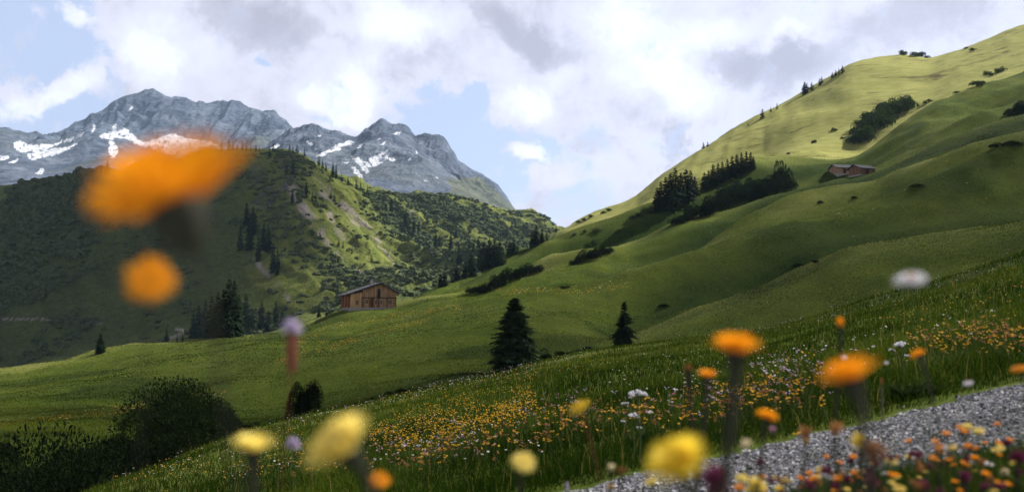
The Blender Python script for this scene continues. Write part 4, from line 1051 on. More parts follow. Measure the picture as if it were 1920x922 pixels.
# ================================================================ grass
def blades_mesh(name, X, Y, hgt, wid, tone, g, bend=.5):
    n = len(X); Z = H(X, Y)
    a = g.uniform(0, 6.28, n); la = g.uniform(0, 6.28, n); ln = hgt * g.uniform(.1, bend, n)
    # faces turn mostly towards the viewer's side of the slope so each blade shows its width
    a = g.normal(0, .7, n)
    s = np.stack([np.cos(a), np.sin(a), 0 * a], 1) * (wid / 2)[:, None]
    l = np.stack([np.cos(la) * ln, np.sin(la) * ln, 0 * ln], 1)
    b = np.stack([X, Y, Z - .02], 1); up = np.array([0, 0, 1.])
    mid = b + up * (hgt * .55)[:, None] + l * .32
    tip = b + up * (hgt * (1 - .25 * (ln / hgt)))[:, None] + l
    V = np.stack([b - s, b + s, mid + s * .75, mid - s * .75, tip], 1).reshape(-1, 3)
    o = (np.arange(n) * 5)[:, None]
    return mesh(name, V, [(o + [0, 1, 2, 3], 0), (o + [3, 2, 4], 0)], [M_GRASS], False, {'tone': np.repeat(tone, 5, 0)})
def grass_material():
    m, N = material('meadow_grass'); c = attr(N, 'tone')
    finish(N, c, .85, spec=.02, transl=.35, tcol=N.mix(1., c, (1.25, 1.2, .6), 'MULTIPLY')); return m
M_GRASS = grass_material()
def tones(X, Y, g, kind, sig=.22):
    n = len(X); k = g.uniform(0, 1, n); p = fbm(X / 1.7, Y / 2.4, 101, 3); q = fbm(X / 6, Y / 8, 103, 3)
    dark = np.array([.011, .027, .003]); mid = np.array([.040, .070, .008]); lite = np.array([.095, .125, .016]); straw = np.array([.22, .19, .085])
    t = np.clip(.42 + .55 * p + .35 * q + g.normal(0, sig, n), 0, 1)[:, None]
    c = np.where(t < .5, dark + (mid - dark) * t * 2, mid + (lite - mid) * (t * 2 - 1))
    c = np.where((k < kind)[:, None], straw * g.uniform(.5, 1.1, (n, 1)), c)
    return np.concatenate([c, np.ones((n, 1))], 1)
def build_grass():
    g = np.random.default_rng(31)
    n = 420000
    e = g.uniform(0, 1, n); pw = -.45                    # pdf ~ Y^(pw-1)
    y0, y1 = 2.1, 62.
    Y = (y0 ** pw + e * (y1 ** pw - y0 ** pw)) ** (1 / pw); u = g.uniform(-.66, .66, n); X = u * Y
    ok = ~((Y < edge_far(X) + .03) & (Y > edge_near(X) - .06)) & (Y < np.interp(u, UG, A.Y) * 1.08)
    ok &= ~((Y < 4.2) & (g.uniform(size=n) > sstep(-.02, .27, u)))
    X, Y = X[ok], Y[ok]; n = len(X)
    clump = fbm(X / .9, Y / .9, 105, 3)
    hgt = (.05 + .15 * g.beta(2, 2.5, n)) * (1 + .55 * clump) * np.where(Y < 4.2, .9, 1) * np.clip(.45 + .55 * sstep(0, .9, np.abs(Y - 5.2) - 1.0) + .3 * fbm(X / .5, Y / .5, 109, 2), .25, 1.1)
    wid = np.maximum(.003, .00075 * Y) * g.uniform(.6, 1.3, n)
    tag(obj('grass', blades_mesh('grass', X, Y, hgt, wid, tones(X, Y, g, .02), g, .8)), 'long green grass of the flower meadow', 'grass', kind='stuff')
    n = 26000; X = g.uniform(.2, 4.4, n); Y = g.uniform(1.7, 4.15, n)
    ok = (Y < edge_near(X) + .05) & (X > .30 * Y) & (Y > 2.0 - .25 * X); X, Y = X[ok], Y[ok]; n = len(X)
    tag(obj('verge_grass', blades_mesh('verge_grass', X, Y, g.uniform(.05, .17, n), g.uniform(.003, .006, n), tones(X, Y, g, .04), g, .8)), 'grass of the near verge before the gravel path', 'grass', kind='stuff')
    # weeds creeping into the gravel
    n = 5000; X = g.uniform(-1.5, 4.4, n); Y = g.uniform(4.2, 6.3, n)
    ok = fbm(X / .35, Y / .25, 111, 3) + .5 * np.exp(-((Y - 5.2) / .3) ** 2) > .42; X, Y = X[ok], Y[ok]; n = len(X)
    tag(obj('path_weeds', blades_mesh('path_weeds', X, Y, g.uniform(.03, .10, n), np.full(n, .005), tones(X, Y, g, .1), g, .9)), 'short weeds growing through the gravel', 'weeds', kind='stuff')
    # seed stalks standing above the sward
    n = 3500; e = g.uniform(0, 1, n); Y = (4. ** -.3 + e * (58. ** -.3 - 4. ** -.3)) ** (1 / -.3); u = g.uniform(-.66, .66, n); X = u * Y
    ok = (Y > edge_far(X) + .15) & (Y < np.interp(u, UG, A.Y) * 1.04); X, Y = X[ok], Y[ok]; n = len(X)
    tag(obj('seed_grass', blades_mesh('seed_grass', X, Y, g.uniform(.18, .36, n), np.maximum(.0016, .0005 * Y), tones(X, Y, g, .4), g, .45)), 'thin pale seed stalks above the meadow grass', 'grass', kind='stuff')
    # tufts on the farther pasture
    n = 620000; e = g.uniform(0, 1, n); y0, y1 = 66., 575.; pw = -.7
    Y = (y0 ** pw + e * (y1 ** pw - y0 ** pw)) ** (1 / pw); u = g.uniform(-.62, .62, n); X = u * Y
    ok = (Y < np.interp(u, UG, KY[IDX['S']]) * 1.005) & (Y < np.where(u < -.1, np.interp(u, UG, M.Y) + 4, 400)); X, Y = X[ok], Y[ok]; n = len(X)
    t = tones(X * .25, Y * .25, g, .03, .13); t[:, :3] *= 1.4; t[:, 0] *= 1.12
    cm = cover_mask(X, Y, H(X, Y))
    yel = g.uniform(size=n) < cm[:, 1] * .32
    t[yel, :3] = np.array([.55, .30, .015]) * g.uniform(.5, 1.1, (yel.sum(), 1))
    t[:, :3] *= (1 - .72 * cm[:, 2:3]); t[:, :3] = np.where(cm[:, :1] > g.uniform(size=(n, 1)), np.array([.27, .265, .08]) * g.uniform(.5, 1.25, (n, 1)), t[:, :3])  # painted fold shade darkens the tufts, painted sunlit ground gets pale ones
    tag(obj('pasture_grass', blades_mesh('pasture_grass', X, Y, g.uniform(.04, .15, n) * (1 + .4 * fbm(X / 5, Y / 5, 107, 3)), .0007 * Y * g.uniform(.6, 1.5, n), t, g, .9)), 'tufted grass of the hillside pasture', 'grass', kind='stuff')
build_grass()

# ================================================================ small meadow flowers
def petal_mat(name, col, var=.25, transl=.3):
    m, N = material(name)
    n = N.noise(N.n('ShaderNodeTexCoord').outputs['Object'], 60., 3); r = rnd(N)
    k = N.math('ADD', N.math('MULTIPLY', n, .6), N.math('MULTIPLY', r, .4))
    c = N.mix(k, tuple(x * (1 - var) for x in col), tuple(min(.95, x * (1 + var)) for x in col))
    finish(N, c, .6, spec=.2, transl=transl, tcol=c); return m
P_ORANGE = petal_mat('orange_petals', (.92, .35, .010), .15, .45); P_YELLOW = petal_mat('yellow_petals', (.95, .68, .06), .1, .5); P_WHITE = petal_mat('white_petals', (.80, .79, .84), .1)
P_GOLD = petal_mat('golden_petals', (.85, .47, .02)); P_PINK = petal_mat('pink_petals', (.46, .24, .33)); P_BROWN = petal_mat('withered_petals', (.36, .16, .055), .5); P_CREAM = petal_mat('cream_petals', (.72, .62, .40))
P_MAGENTA = petal_mat('magenta_petals', (.17, .03, .075), .4); P_LILAC = petal_mat('lilac_petals', (.58, .50, .66), .2); P_LIME = petal_mat('pale_yellow_petals', (.95, .74, .19), .1, .5)
M_STEM = simple('green_stem', (.05, .085, .02), .3, 30, .7, transl=.1); M_DARKSTEM = simple('dark_hairy_stem', (.018, .020, .010), .4, 40, .8); M_REDSTEM = simple('reddish_stem', (.13, .035, .022), .3, 30, .8)
M_EYE = petal_mat('golden_eye', (.62, .30, .01))

def small_flower(seed, petal, npet, up=.25, eye=M_EYE, stem=M_STEM, clusters=1):
    """head radius 1 at height 0 with a stem below that is 1 long in z; scaled when placed"""
    g = np.random.default_rng(seed); parts = []
    for c in range(clusters):
        o = np.zeros(3) if clusters == 1 else np.array([g.normal(0, .55), g.normal(0, .55), g.normal(0, .35)])
        sc = 1 if clusters == 1 else .6
        th = np.arange(npet) * 2 * math.pi / npet + g.normal(0, .1, npet)
        d = nrm(np.stack([np.cos(th), np.sin(th), np.full(npet, up) + g.normal(0, .15, npet)], 1)); s = np.stack([-np.sin(th), np.cos(th), 0 * th], 1); upv = np.cross(d, s) * -1
        parts.append(folded(np.tile(o, (npet, 1)) + d * .12 * sc, d, s, -np.cross(s, d), .9 * sc * g.uniform(.85, 1.1, npet), .55 * sc * 8 / npet + .12, .12))
    V, T = merge(parts)
    ev = IV * [.3, .3, .2] + [0, 0, .08]
    sv, sf = tube([(0, 0, 0), (.25, .1, -.5 * 14), (.0, 0, -14)], [.075, .07, .08], 3)
    Vall = np.concatenate([V, ev, sv])
    return mesh('meadow_flower', Vall, [(T, 0), (IT + len(V), 1), (sf + len(V) + len(ev), 2)], [petal, eye, stem])

def hits(px, py, y0=3., y1=64., n=260):
    """ground points behind many pixels at once"""
    u, v = uv(px, py); Ys = np.geomspace(y0, y1, n)
    Xm = u[:, None] * Ys[None]; Zm = H(Xm, np.broadcast_to(Ys[None], Xm.shape))
    below = Zm >= v[:, None] * Ys[None]
    k = np.where(below.any(1), below.argmax(1), np.argmax(Zm / Ys[None], 1))
    Y = Ys[k]; return u * Y, Y, H(u * Y, Y)

def scatter(g, poly, n, clumpy=0., seed=0):
    p = np.array(poly, float); out = []
    tot = 0
    while tot < n:
        px = g.uniform(p[:, 0].min(), p[:, 0].max(), n * 2); py = g.uniform(p[:, 1].min(), p[:, 1].max(), n * 2)
        ok = inside(px, py, poly)
        if clumpy: ok &= fbm(px / 38, py / 20, seed, 3) + g.uniform(-.5, .5, len(px)) > clumpy - .35
        out.append(np.stack([px[ok], py[ok]], 1)); tot += ok.sum()
        if len(out) > 60: break
    return np.concatenate(out)[:n]

CREST = [(430, 828), (560, 787), (700, 759), (850, 715), (960, 690), (1100, 657), (1200, 645)]
KINDS = [  # name, category, mesh makers, radius, stem length, individual ones, label, regions
    ('orange_flower', 'flower', [small_flower(400 + i, P_GOLD, 9) for i in range(3)], .0105, .20, 300, 'small orange yellow flower in the meadow beyond the gravel path', 'orange yellow meadow flowers',
     [([(690, 830), (760, 790), (900, 755), (1000, 745), (1010, 800), (930, 835), (800, 860), (700, 880)], 1700, .30), ([(560, 795), (700, 765), (850, 722), (960, 700), (1150, 670), (1150, 700), (900, 760), (700, 800)], 350, .3), ([(1400, 690), (1530, 690), (1540, 780), (1400, 790)], 60, 0),
      ([(1690, 645), (1920, 630), (1920, 700), (1700, 715)], 170, .2), ([(200, 922), (420, 835), (600, 790), (650, 922)], 260, .3), ([(1020, 770), (1500, 790), (1500, 850), (1030, 870)], 110, .2), ([(1600, 560), (1920, 480), (1920, 600), (1640, 640)], 160, .2)]),
    ('white_flower', 'flower', [small_flower(410 + i, P_WHITE, 10) for i in range(2)], .0115, .22, 300, 'small white flower in the meadow beyond the gravel path', 'white meadow flowers',
     [([(430, 835), (560, 792), (700, 763), (850, 720), (960, 695), (1100, 662), (1100, 678), (850, 745), (560, 812)], 260, .15), ([(1130, 690), (1450, 660), (1460, 780), (1150, 790)], 110, .2), ([(560, 840), (1000, 790), (1020, 900), (560, 922)], 110, .1), ([(200, 922), (430, 840), (560, 800), (560, 922)], 130, .1), ([(1430, 700), (1920, 600), (1920, 640), (1450, 790)], 60, .1), ([(1200, 650), (1500, 600), (1700, 545), (1900, 480), (1900, 520), (1500, 640)], 130, .15)]),
    ('withered_flower', 'flower', [small_flower(420 + i, p, 7, .7, P_BROWN, M_STEM, 3) for i, p in enumerate((P_BROWN, P_GOLD, P_BROWN))], .017, .2, 300, 'small brown and yellow seed head in the meadow beyond the path', 'brown and yellow seed heads',
     [([(1000, 800), (1200, 775), (1500, 760), (1560, 800), (1420, 830), (1200, 835), (1000, 850)], 420, .3), ([(700, 870), (1000, 820), (1040, 880), (760, 922)], 200, .2), ([(1690, 650), (1920, 640), (1920, 700), (1720, 710)], 140, .2), ([(480, 860), (700, 860), (700, 922), (480, 922)], 60, .1)]),
    ('pink_flower', 'flower', [small_flower(430 + i, p, 8, .5, p, M_STEM, 2) for i, p in enumerate((P_PINK, P_LILAC))], .017, .26, 200, 'small dusty pink flower in the meadow beyond the path', 'dusty pink meadow flowers',
     [([(1400, 730), (1560, 700), (1570, 790), (1420, 810)], 60, .1), ([(950, 790), (1110, 770), (1120, 840), (960, 850)], 40, 0), ([(640, 850), (900, 830), (900, 910), (640, 922)], 60, 0), ([(1150, 800), (1400, 790), (1400, 830), (1160, 840)], 40, 0), ([(600, 780), (1000, 690), (1000, 720), (640, 800)], 60, .1)]),
]
def build_small_flowers():
    g = np.random.default_rng(41)
    Vs = []; nV = 0; Fs = []; mats = []
    for name, cat, protos, rad, stem, nind, label, grp, regs in KINDS:
        P = np.concatenate([scatter(g, poly, n, cl, 110 + i) for i, (poly, n, cl) in enumerate(regs)])
        X, Y, Z = hits(P[:, 0], P[:, 1])
        keep = Y > edge_far(X) + .12
        X, Y, Z = X[keep], Y[keep], Z[keep]
        o = np.argsort(Y); X, Y, Z = X[o], Y[o], Z[o]; n = len(X)
        hh = stem * g.uniform(.7, 1.35, n); rr = np.maximum(rad * g.uniform(.7, 1.35, n), .00058 * Y * g.uniform(.6, 1.15, n))
        for i in range(min(n, nind)):
            ob = tag(obj(name, protos[int(g.integers(len(protos)))], loc=(X[i], Y[i], Z[i] + hh[i])), label, cat, grp)
            ob.scale = (rr[i], rr[i], max(rr[i], hh[i] / 13.5) if False else rr[i]); ob.rotation_euler = (g.normal(.25, .3), g.normal(0, .3), g.uniform(0, 6.28))
        for k, me in enumerate(protos):                           # the rest of this kind in one mass
            idx = np.arange(nind + k, n, len(protos))
            if not len(idx): continue
            V0 = np.zeros(len(me.vertices) * 3, np.float32); me.vertices.foreach_get('co', V0); V0 = V0.reshape(-1, 3)
            tri = [[], [], []]; quad = []
            for p in me.polygons:
                (quad if len(p.vertices) == 4 else tri[p.material_index]).append(list(p.vertices))
            a = g.uniform(0, 6.28, len(idx)); tx = g.normal(.3, .3, len(idx)); ca, sa = np.cos(a)[:, None], np.sin(a)[:, None]; ct, st = np.cos(tx)[:, None], np.sin(tx)[:, None]
            x = V0[None, :, 0] * ca - V0[None, :, 1] * sa; y = V0[None, :, 0] * sa + V0[None, :, 1] * ca; z = np.broadcast_to(V0[None, :, 2], x.shape)
            y, z = y * ct - z * st * (z > -.5), np.where(z > -.5, y * st + z * ct, z)
            W = np.stack([x, y, z], -1) * rr[idx][:, None, None] + np.stack([X[idx], Y[idx], Z[idx] + hh[idx]], 1)[:, None]
            off = nV + (np.arange(len(idx)) * len(V0))[:, None, None]
            for mi in range(3):
                mt = me.materials[mi]
                if mt not in mats: mats.append(mt)
                if tri[mi]: Fs.append(((np.array(tri[mi])[None] + off).reshape(-1, 3), mats.index(mt)))
            if quad: Fs.append(((np.array(quad)[None] + off).reshape(-1, 4), mats.index(me.materials[2])))
            Vs.append(W.reshape(-1, 3)); nV += W.shape[0] * W.shape[1]
    tag(obj('wildflowers', mesh('wildflowers', np.concatenate(Vs), Fs, mats)), 'countless tiny flowers farther up the meadow', 'wildflowers', kind='stuff')
build_small_flowers()
# ================================================================ flowers close to the camera
def head_frame(ray, roll, face):
    """head axis: face = how much it turns to the viewer (1 = full), roll = lean of the axis in the picture plane, degrees"""
    view = -nrm(np.array(ray)); up = np.array([0, 0, 1.]); up = nrm(up - view * (up @ view)); right = np.cross(up, view)
    lean = up * math.cos(R(roll)) + right * math.sin(R(roll))
    n = view * face + lean * math.sqrt(max(0, 1 - face * face))
    return nrm(n)
def petal_ring(g, n, r0, r1, w, rise, curl, segs=3):
    """one ring of strap shaped petals round +z, head radius 1"""
    Vs, Fq, o = [], [], 0
    for i in range(n):
        th = 2 * math.pi * (i + g.uniform(-.3, .3)) / n; L_ = r1 * g.uniform(.88, 1.08); d = np.array([math.cos(th), math.sin(th), 0]); s = np.array([-math.sin(th), math.cos(th), 0])
        tw = g.normal(0, .15); prof = [.45, .85, 1., .8]
        for k in range(segs + 1):
            t = k / segs; r = r0 + (L_ - r0) * t; z = rise * t - curl * t * t + .02 * g.normal()
            h = w * prof[min(3, int(round(t * 3)))] * .5
            for sg in (-1, 1): Vs.append(d * r + s * sg * h + np.array([0, 0, z + sg * tw * h + (.0 if k < segs else 0)]))
        for k in range(segs): Fq.append((o + 2 * k, o + 2 * k + 1, o + 2 * k + 3, o + 2 * k + 2))
        o += 2 * (segs + 1)
    return np.array(Vs), np.array(Fq)
def rings(seed, spec):
    g = np.random.default_rng(seed); return merge([petal_ring(g, *s) for s in spec])
def head_meshes(kind, seed, mat, eye):
    if kind == 'daisy':       # flat ray flower: hawkweed, arnica, daisy
        V, T = rings(seed, [(24, .10, 1., .17, .10, .12), (20, .08, .78, .15, .20, .08), (14, .04, .5, .12, .26, 0)])
        c = IV * [.22, .22, .14] * (1 + .12 * np.random.default_rng(seed).normal(size=(len(IV), 1))) + [0, 0, .12]
        return [('petals', V, T, mat), ('flower_centre', c, IT, eye), ('calyx', *cup(seed, .34, .38), M_DARKSTEM)]
    if kind == 'cupped':      # ray flower with raised petals, seen from the side
        V, T = rings(seed, [(22, .10, 1., .19, .62, .22), (20, .08, .82, .17, .75, .15), (16, .05, .58, .15, .75, .05), (10, .03, .32, .12, .62, 0)])
        c = IV * [.24, .24, .2] + [0, 0, .42]
        return [('petals', V, T, mat), ('flower_centre', c, IT, eye), ('calyx', *cup(seed, .36, .5), M_DARKSTEM)]
    if kind == 'globe':       # clover, scabious: a ball of florets
        g = np.random.default_rng(seed); n = 130; d = nrm(g.normal(size=(n, 3))); d[:, 2] = np.where(d[:, 2] < -.5, -d[:, 2], d[:, 2]); s = nrm(np.cross(d, g.normal(size=(n, 3)))); u_ = np.cross(s, d)
        V, T = folded(d * .25, nrm(d + [0, 0, .25]), s, u_, g.uniform(.6, .8, n), .26, .3)
        return [('florets', V, T, mat), ('calyx', *cup(seed, .3, .35), M_DARKSTEM)]
    if kind == 'bud':         # closed head, petals still upright
        V, T = rings(seed, [(14, .35, .62, .3, 1.3, .1), (10, .2, .4, .28, 1.5, 0), (8, .1, .22, .22, 1.45, 0)])
        return [('petals', V, T, mat), ('calyx', *cup(seed, .48, .9), M_DARKSTEM)]
    if kind == 'spike':       # long head of small florets
        g = np.random.default_rng(seed); n = 170; t = g.uniform(0, 1, n); th = g.uniform(0, 6.28, n); r = .42 * np.sin(np.pi * np.clip(t * .9 + .08, 0, 1)) ** .6
        b = np.stack([np.cos(th) * r * .4, np.sin(th) * r * .4, t * 2.4 - 1.2], 1); d = nrm(np.stack([np.cos(th), np.sin(th), .7 + 0 * th], 1)); s = np.stack([-np.sin(th), np.cos(th), 0 * th], 1)
        V, T = folded(b, d, s, np.cross(d, s), .55, .24, .3)
        return [('florets', V, T, mat)]
    if kind == 'tatter':      # withered, loose petals
        g = np.random.default_rng(seed); n = 34; d = nrm(g.normal(size=(n, 3)) + [0, 0, .2]); s = nrm(np.cross(d, g.normal(size=(n, 3)))); u_ = np.cross(s, d)
        V, T = folded(d * .1, d, s, u_, g.uniform(.5, 1.05, n), g.uniform(.2, .45, n), .3)
        return [('petals', V, T, mat), ('calyx', *cup(seed, .3, .5), M_DARKSTEM)]
def cup(seed, r, dp):
    g = np.random.default_rng(seed + 5)
    v, f = tube([(0, 0, .06), (0, 0, -.05), (0, 0, -dp * .6), (0, 0, -dp), (0, 0, -dp - .06)], [r * .9, r, r * .8, r * .42, .06], 10)
    t = np.concatenate([f[:, [0, 1, 2]], f[:, [0, 2, 3]]])
    n = 70; th = g.uniform(0, 6.28, n); z = -g.uniform(0, dp, n); d = nrm(np.stack([np.cos(th), np.sin(th), g.uniform(-.2, .5, n)], 1)); s = nrm(np.cross(d, [0, 0, 1.]))
    h = folded(np.stack([np.cos(th) * r * .75, np.sin(th) * r * .75, z], 1), d, s, np.cross(s, d), .16, .02, 0)
    return merge([(v, t), h])

CACHE = {}
def near_flower(name, px, py, wpx, size, kind, mat, label, roll=0, face=.35, stem=M_DARKSTEM, eye=None, dist=None, stem_r=.0017, sway=(0, 0), cat='flower', group=None, neck=None):
    d = (size * F + 17) / wpx if dist is None else dist
    u, v = uv(px, py); p = np.array([float(u) * d, d, float(v) * d])
    r = size / 2
    n = head_frame(p, roll, face)
    k_ = math.sin(px * 12.9 + py * 7.3)
    bx, by = p[0] + sway[0] + .05 * k_ * (d > .6), p[1] + sway[1] + .02 + .03 * abs(k_)
    gz = float(H(np.array([bx]), np.array([max(by, .3)]))[0])
    base = np.array([bx, by, gz])
    t = empty(name, base, label, cat, group)
    q = Vector(n).to_track_quat('Z', 'Y').to_matrix().to_4x4()
    Mx = Matrix.Translation(Vector(p - base)) @ q @ Matrix.Scale(r, 4)
    k = (kind, mat.name, int(px * 7 + py) % 3, eye.name if eye else '')
    if k not in CACHE: CACHE[k] = [(nm, mesh(nm, V, [(T, 0)], [m])) for nm, V, T, m in head_meshes(kind, 500 + hash(kind) % 7 * 0 + k[2] * 11, mat, eye or M_EYE)]
    par = None
    for nm, me in CACHE[k]:
        o = obj(nm, me, t); o.matrix_local = Mx
    e = p - base - n * r * (.4 if kind != 'spike' else 1.1)
    bend = np.array([n[0], n[1], 0]) * -.06
    sv, sf = tube([(0, 0, -.03), e * .35 + bend * .3, e * .7 + bend, e - n * r * .5 * (kind != 'spike') + 0, e], [stem_r * .5, stem_r * .5, stem_r * .55, stem_r * .9, stem_r * 1.3], 6)
    if neck:                                                     # a stouter coloured piece under the head
        nl, nr_, nm_ = neck; top = np.array([0, 0, e[2] - r * .3])
        v_, f_ = tube([e + [0, 0, -nl], e + [0, 0, -nl * .8], e + [0, 0, -nl * .3], e], [nr_ * .4, nr_, nr_ * 1.1, nr_ * .8], 8)
        obj('red_spike', mesh('red_spike', v_, [(f_, 0)], [nm_], True), t)
    obj('stem', mesh('flower_stem', sv, [(sf, 0)], [stem], True), t)
    return t

nf = near_flower
nf('hawkweed_flower', 332, 396, 352, .082, 'cupped', P_ORANGE, 'huge blurred orange flower tilted in front of the left ridge', roll=-23, face=-.30, stem_r=.0013, sway=(.045, .06))
nf('hawkweed_flower', 283, 523, 122, .032, 'daisy', P_ORANGE, 'round blurred orange flower just below the huge tilted one', face=.93, roll=0, stem_r=.0007)
nf('knotweed_flower', 548, 616, 58, .026, 'globe', P_LILAC, 'pale lilac flower head on a thick reddish stalk', face=.2, stem=M_REDSTEM, stem_r=.0008, neck=(.046, .0058, M_REDSTEM))
nf('daisy_flower', 1708, 523, 82, .034, 'daisy', P_WHITE, 'blurred white flower floating over the dark fold of the meadow', face=.36, roll=-5, stem_r=.0006, stem=M_STEM)
nf('hawkweed_flower', 1380, 664, 118, .045, 'cupped', P_ORANGE, 'large blurred orange flower on a thick dark stem over the meadow', face=-.15, roll=3, stem_r=.0055)
nf('hawkweed_flower', 1326, 707, 52, .032, 'cupped', P_ORANGE, 'smaller orange flower with dark stem beside the brown bud', face=.05, roll=2, stem_r=.0045)
nf('seed_head', 1290, 690, 26, .016, 'globe', P_BROWN, 'brown closed flower head on a dark stalk left of an orange flower', face=.1, stem_r=.0052)
nf('hawkweed_flower', 1596, 716, 140, .050, 'cupped', P_ORANGE, 'wide blurred golden orange flower tilted over the path edge', face=-.10, roll=-20, stem_r=.004, eye=M_EYE)
nf('hawkweed_flower', 1576, 612, 32, .020, 'bud', P_ORANGE, 'half open orange flower standing upright on a dark stalk', face=.0, roll=-4, stem_r=.0035)
nf('hawkweed_flower', 1724, 668, 40, .030, 'cupped', P_ORANGE, 'small orange flower nodding to the left beside the white umbel', face=-.35, roll=-28, stem_r=.003, sway=(.1, .05))
nf('hawkweed_flower', 1910, 691, 44, .032, 'daisy', P_ORANGE, 'orange flower cut off by the right edge above the path', face=.3, roll=-15, stem_r=.002)
nf('hawkbit_flower', 1086, 762, 56, .036, 'daisy', P_YELLOW, 'tilted pale yellow flower over the middle of the meadow', face=.42, roll=-32, stem_r=.0012, stem=M_REDSTEM, eye=P_YELLOW, sway=(.05, 0))
nf('hawkbit_flower', 981, 865, 62, .034, 'daisy', P_LIME, 'round pale yellow flower low in the middle of the photo', face=.8, roll=20, stem_r=.0045, eye=P_LIME)
nf('hawkbit_flower', 1275, 876, 145, .052, 'cupped', P_YELLOW, 'big blurred golden yellow flower low beside the gravel path', face=.62, roll=-22, stem_r=.004, eye=P_YELLOW)
nf('hawkbit_flower', 475, 846, 108, .044, 'cupped', P_LIME, 'blurred pale yellow flower left of the small white one', face=.15, roll=0, stem_r=.0055, eye=P_LIME)
nf('hawkbit_flower', 650, 846, 165, .056, 'cupped', P_LIME, 'big blurred pale yellow flower slanting beside the small orange one', face=.42, roll=-40, stem_r=.005, eye=P_LIME, sway=(.05, .02))
nf('hawkweed_flower', 711, 899, 58, .030, 'daisy', P_ORANGE, 'small round orange flower under the big pale yellow one', face=.75, roll=0, stem_r=.002)
nf('daisy_flower', 550, 833, 42, .024, 'globe', P_LILAC, 'small blurred white flower between two pale yellow flowers', face=.5, stem=M_STEM, stem_r=.001)
nf('hawkweed_flower', 1437, 786, 54, .032, 'cupped', P_ORANGE, 'orange flower with petals trailing right in the middle of the meadow edge', face=-.3, roll=15, stem_r=.0028)
nf('trefoil_flower', 1511, 812, 48, .034, 'tatter', P_BROWN, 'brown and orange withered flower above the path', face=.3, stem_r=.002)
nf('trefoil_flower', 1512, 826, 24, .020, 'tatter', P_GOLD, 'golden drooping petals under the brown withered flower', face=.2, stem_r=.0015)
nf('hawkbit_flower', 1400, 833, 40, .024, 'tatter', P_CREAM, 'cream and orange faded flower at the path edge', face=.4, stem_r=.002)
nf('hawkbit_flower', 1612, 828, 54, .032, 'tatter', P_YELLOW, 'yellow fraying flower over the gravel', face=.4, stem_r=.002)
nf('seed_head', 1640, 846, 70, .042, 'tatter', P_BROWN, 'large tan withered flower over the gravel', face=.3, stem_r=.0025)
nf('seed_head', 1568, 802, 44, .030, 'tatter', P_BROWN, 'dull brown seed head over the far path edge', face=.3, stem_r=.002)
nf('clover_flower', 1340, 905, 84, .042, 'globe', P_MAGENTA, 'blurred dark magenta flower beside the big golden yellow one', face=.3, roll=20, stem_r=.004)
nf('clover_flower', 1425, 868, 32, .026, 'globe', P_MAGENTA, 'small dark purple flower head over the near gravel', face=.2, stem_r=.003)
nf('clover_flower', 1449, 805, 26, .024, 'tatter', P_PINK, 'small pink flower under the trailing orange one', face=.2, stem_r=.0016)
nf('clover_flower', 1519, 912, 34, .026, 'globe', P_MAGENTA, 'magenta flower head beside the small yellow one at the bottom', face=.2, stem_r=.003)
nf('clover_flower', 1634, 906, 44, .032, 'globe', P_MAGENTA, 'round dull purple flower head at the bottom over the gravel', face=.2, stem_r=.003)
nf('clover_flower', 1730, 912, 40, .030, 'globe', P_MAGENTA, 'pinkish purple flower head at the bottom edge near the grass', face=.2, stem_r=.003)
nf('clover_flower', 1808, 896, 40, .032, 'globe', P_MAGENTA, 'dark purple flower head among the grass at lower right', face=.2, stem_r=.003)
nf('clover_flower', 1908, 860, 46, .034, 'globe', P_MAGENTA, 'purple flower head at the right edge of the photo', face=.2, stem_r=.003)
nf('hawkbit_flower', 1814, 798, 30, .028, 'daisy', P_LIME, 'upper pale yellow flower of the pair over the right path', face=.5, stem=M_STEM, stem_r=.002, eye=P_LIME)
nf('hawkbit_flower', 1835, 807, 32, .028, 'daisy', P_LIME, 'lower pale yellow flower of the pair over the right path', face=.5, stem=M_STEM, stem_r=.002, eye=P_LIME)
nf('hawkbit_flower', 1541, 880, 32, .026, 'daisy', P_LIME, 'small pale yellow flower in front of the near gravel', face=.5, stem=M_STEM, stem_r=.002, eye=P_LIME)
nf('hawkbit_flower', 1391, 895, 36, .028, 'daisy', P_LIME, 'pale yellow flower beside the blurred magenta one', face=.55, stem=M_STEM, stem_r=.002, eye=P_LIME)
nf('hawkbit_flower', 1418, 912, 52, .034, 'globe', P_LIME, 'pale greenish yellow flower cut by the bottom edge', face=.5, stem=M_STEM, stem_r=.003, eye=P_LIME)
nf('hawkbit_flower', 1461, 914, 28, .024, 'daisy', P_YELLOW, 'small yellow flower at the bottom right of the greenish one', face=.4, stem=M_STEM, stem_r=.002, eye=P_YELLOW)
nf('hawkbit_flower', 1221, 902, 40, .030, 'daisy', P_LIME, 'pale yellow flower at the lower left of the big golden one', face=.4, roll=-25, stem=M_DARKSTEM, stem_r=.003, eye=P_LIME)
nf('daisy_flower', 1662, 680, 14, .016, 'daisy', P_WHITE, 'small white flower at the right end of the wide orange one', face=.8, stem=M_STEM, stem_r=.001)
nf('daisy_flower', 1583, 669, 18, .018, 'daisy', P_WHITE, 'small white flower above the wide golden orange one', face=.8, stem=M_STEM, stem_r=.001)
nf('daisy_flower', 1815, 718, 28, .024, 'daisy', P_WHITE, 'small white flower in front of the far path edge at right', face=.4, roll=-15, stem=M_STEM, stem_r=.001)
nf('daisy_flower', 1771, 838, 18, .018, 'daisy', P_WHITE, 'small white flower over the gravel among orange ones', face=.6, stem=M_STEM, stem_r=.001)
nf('daisy_flower', 1884, 886, 26, .024, 'globe', P_CREAM, 'whitish green flower head in the grass at lower right', face=.5, stem=M_STEM, stem_r=.002)
nf('daisy_flower', 1464, 876, 16, .016, 'globe', P_WHITE, 'tiny white flower head over the near gravel', face=.5, stem=M_STEM, stem_r=.001)
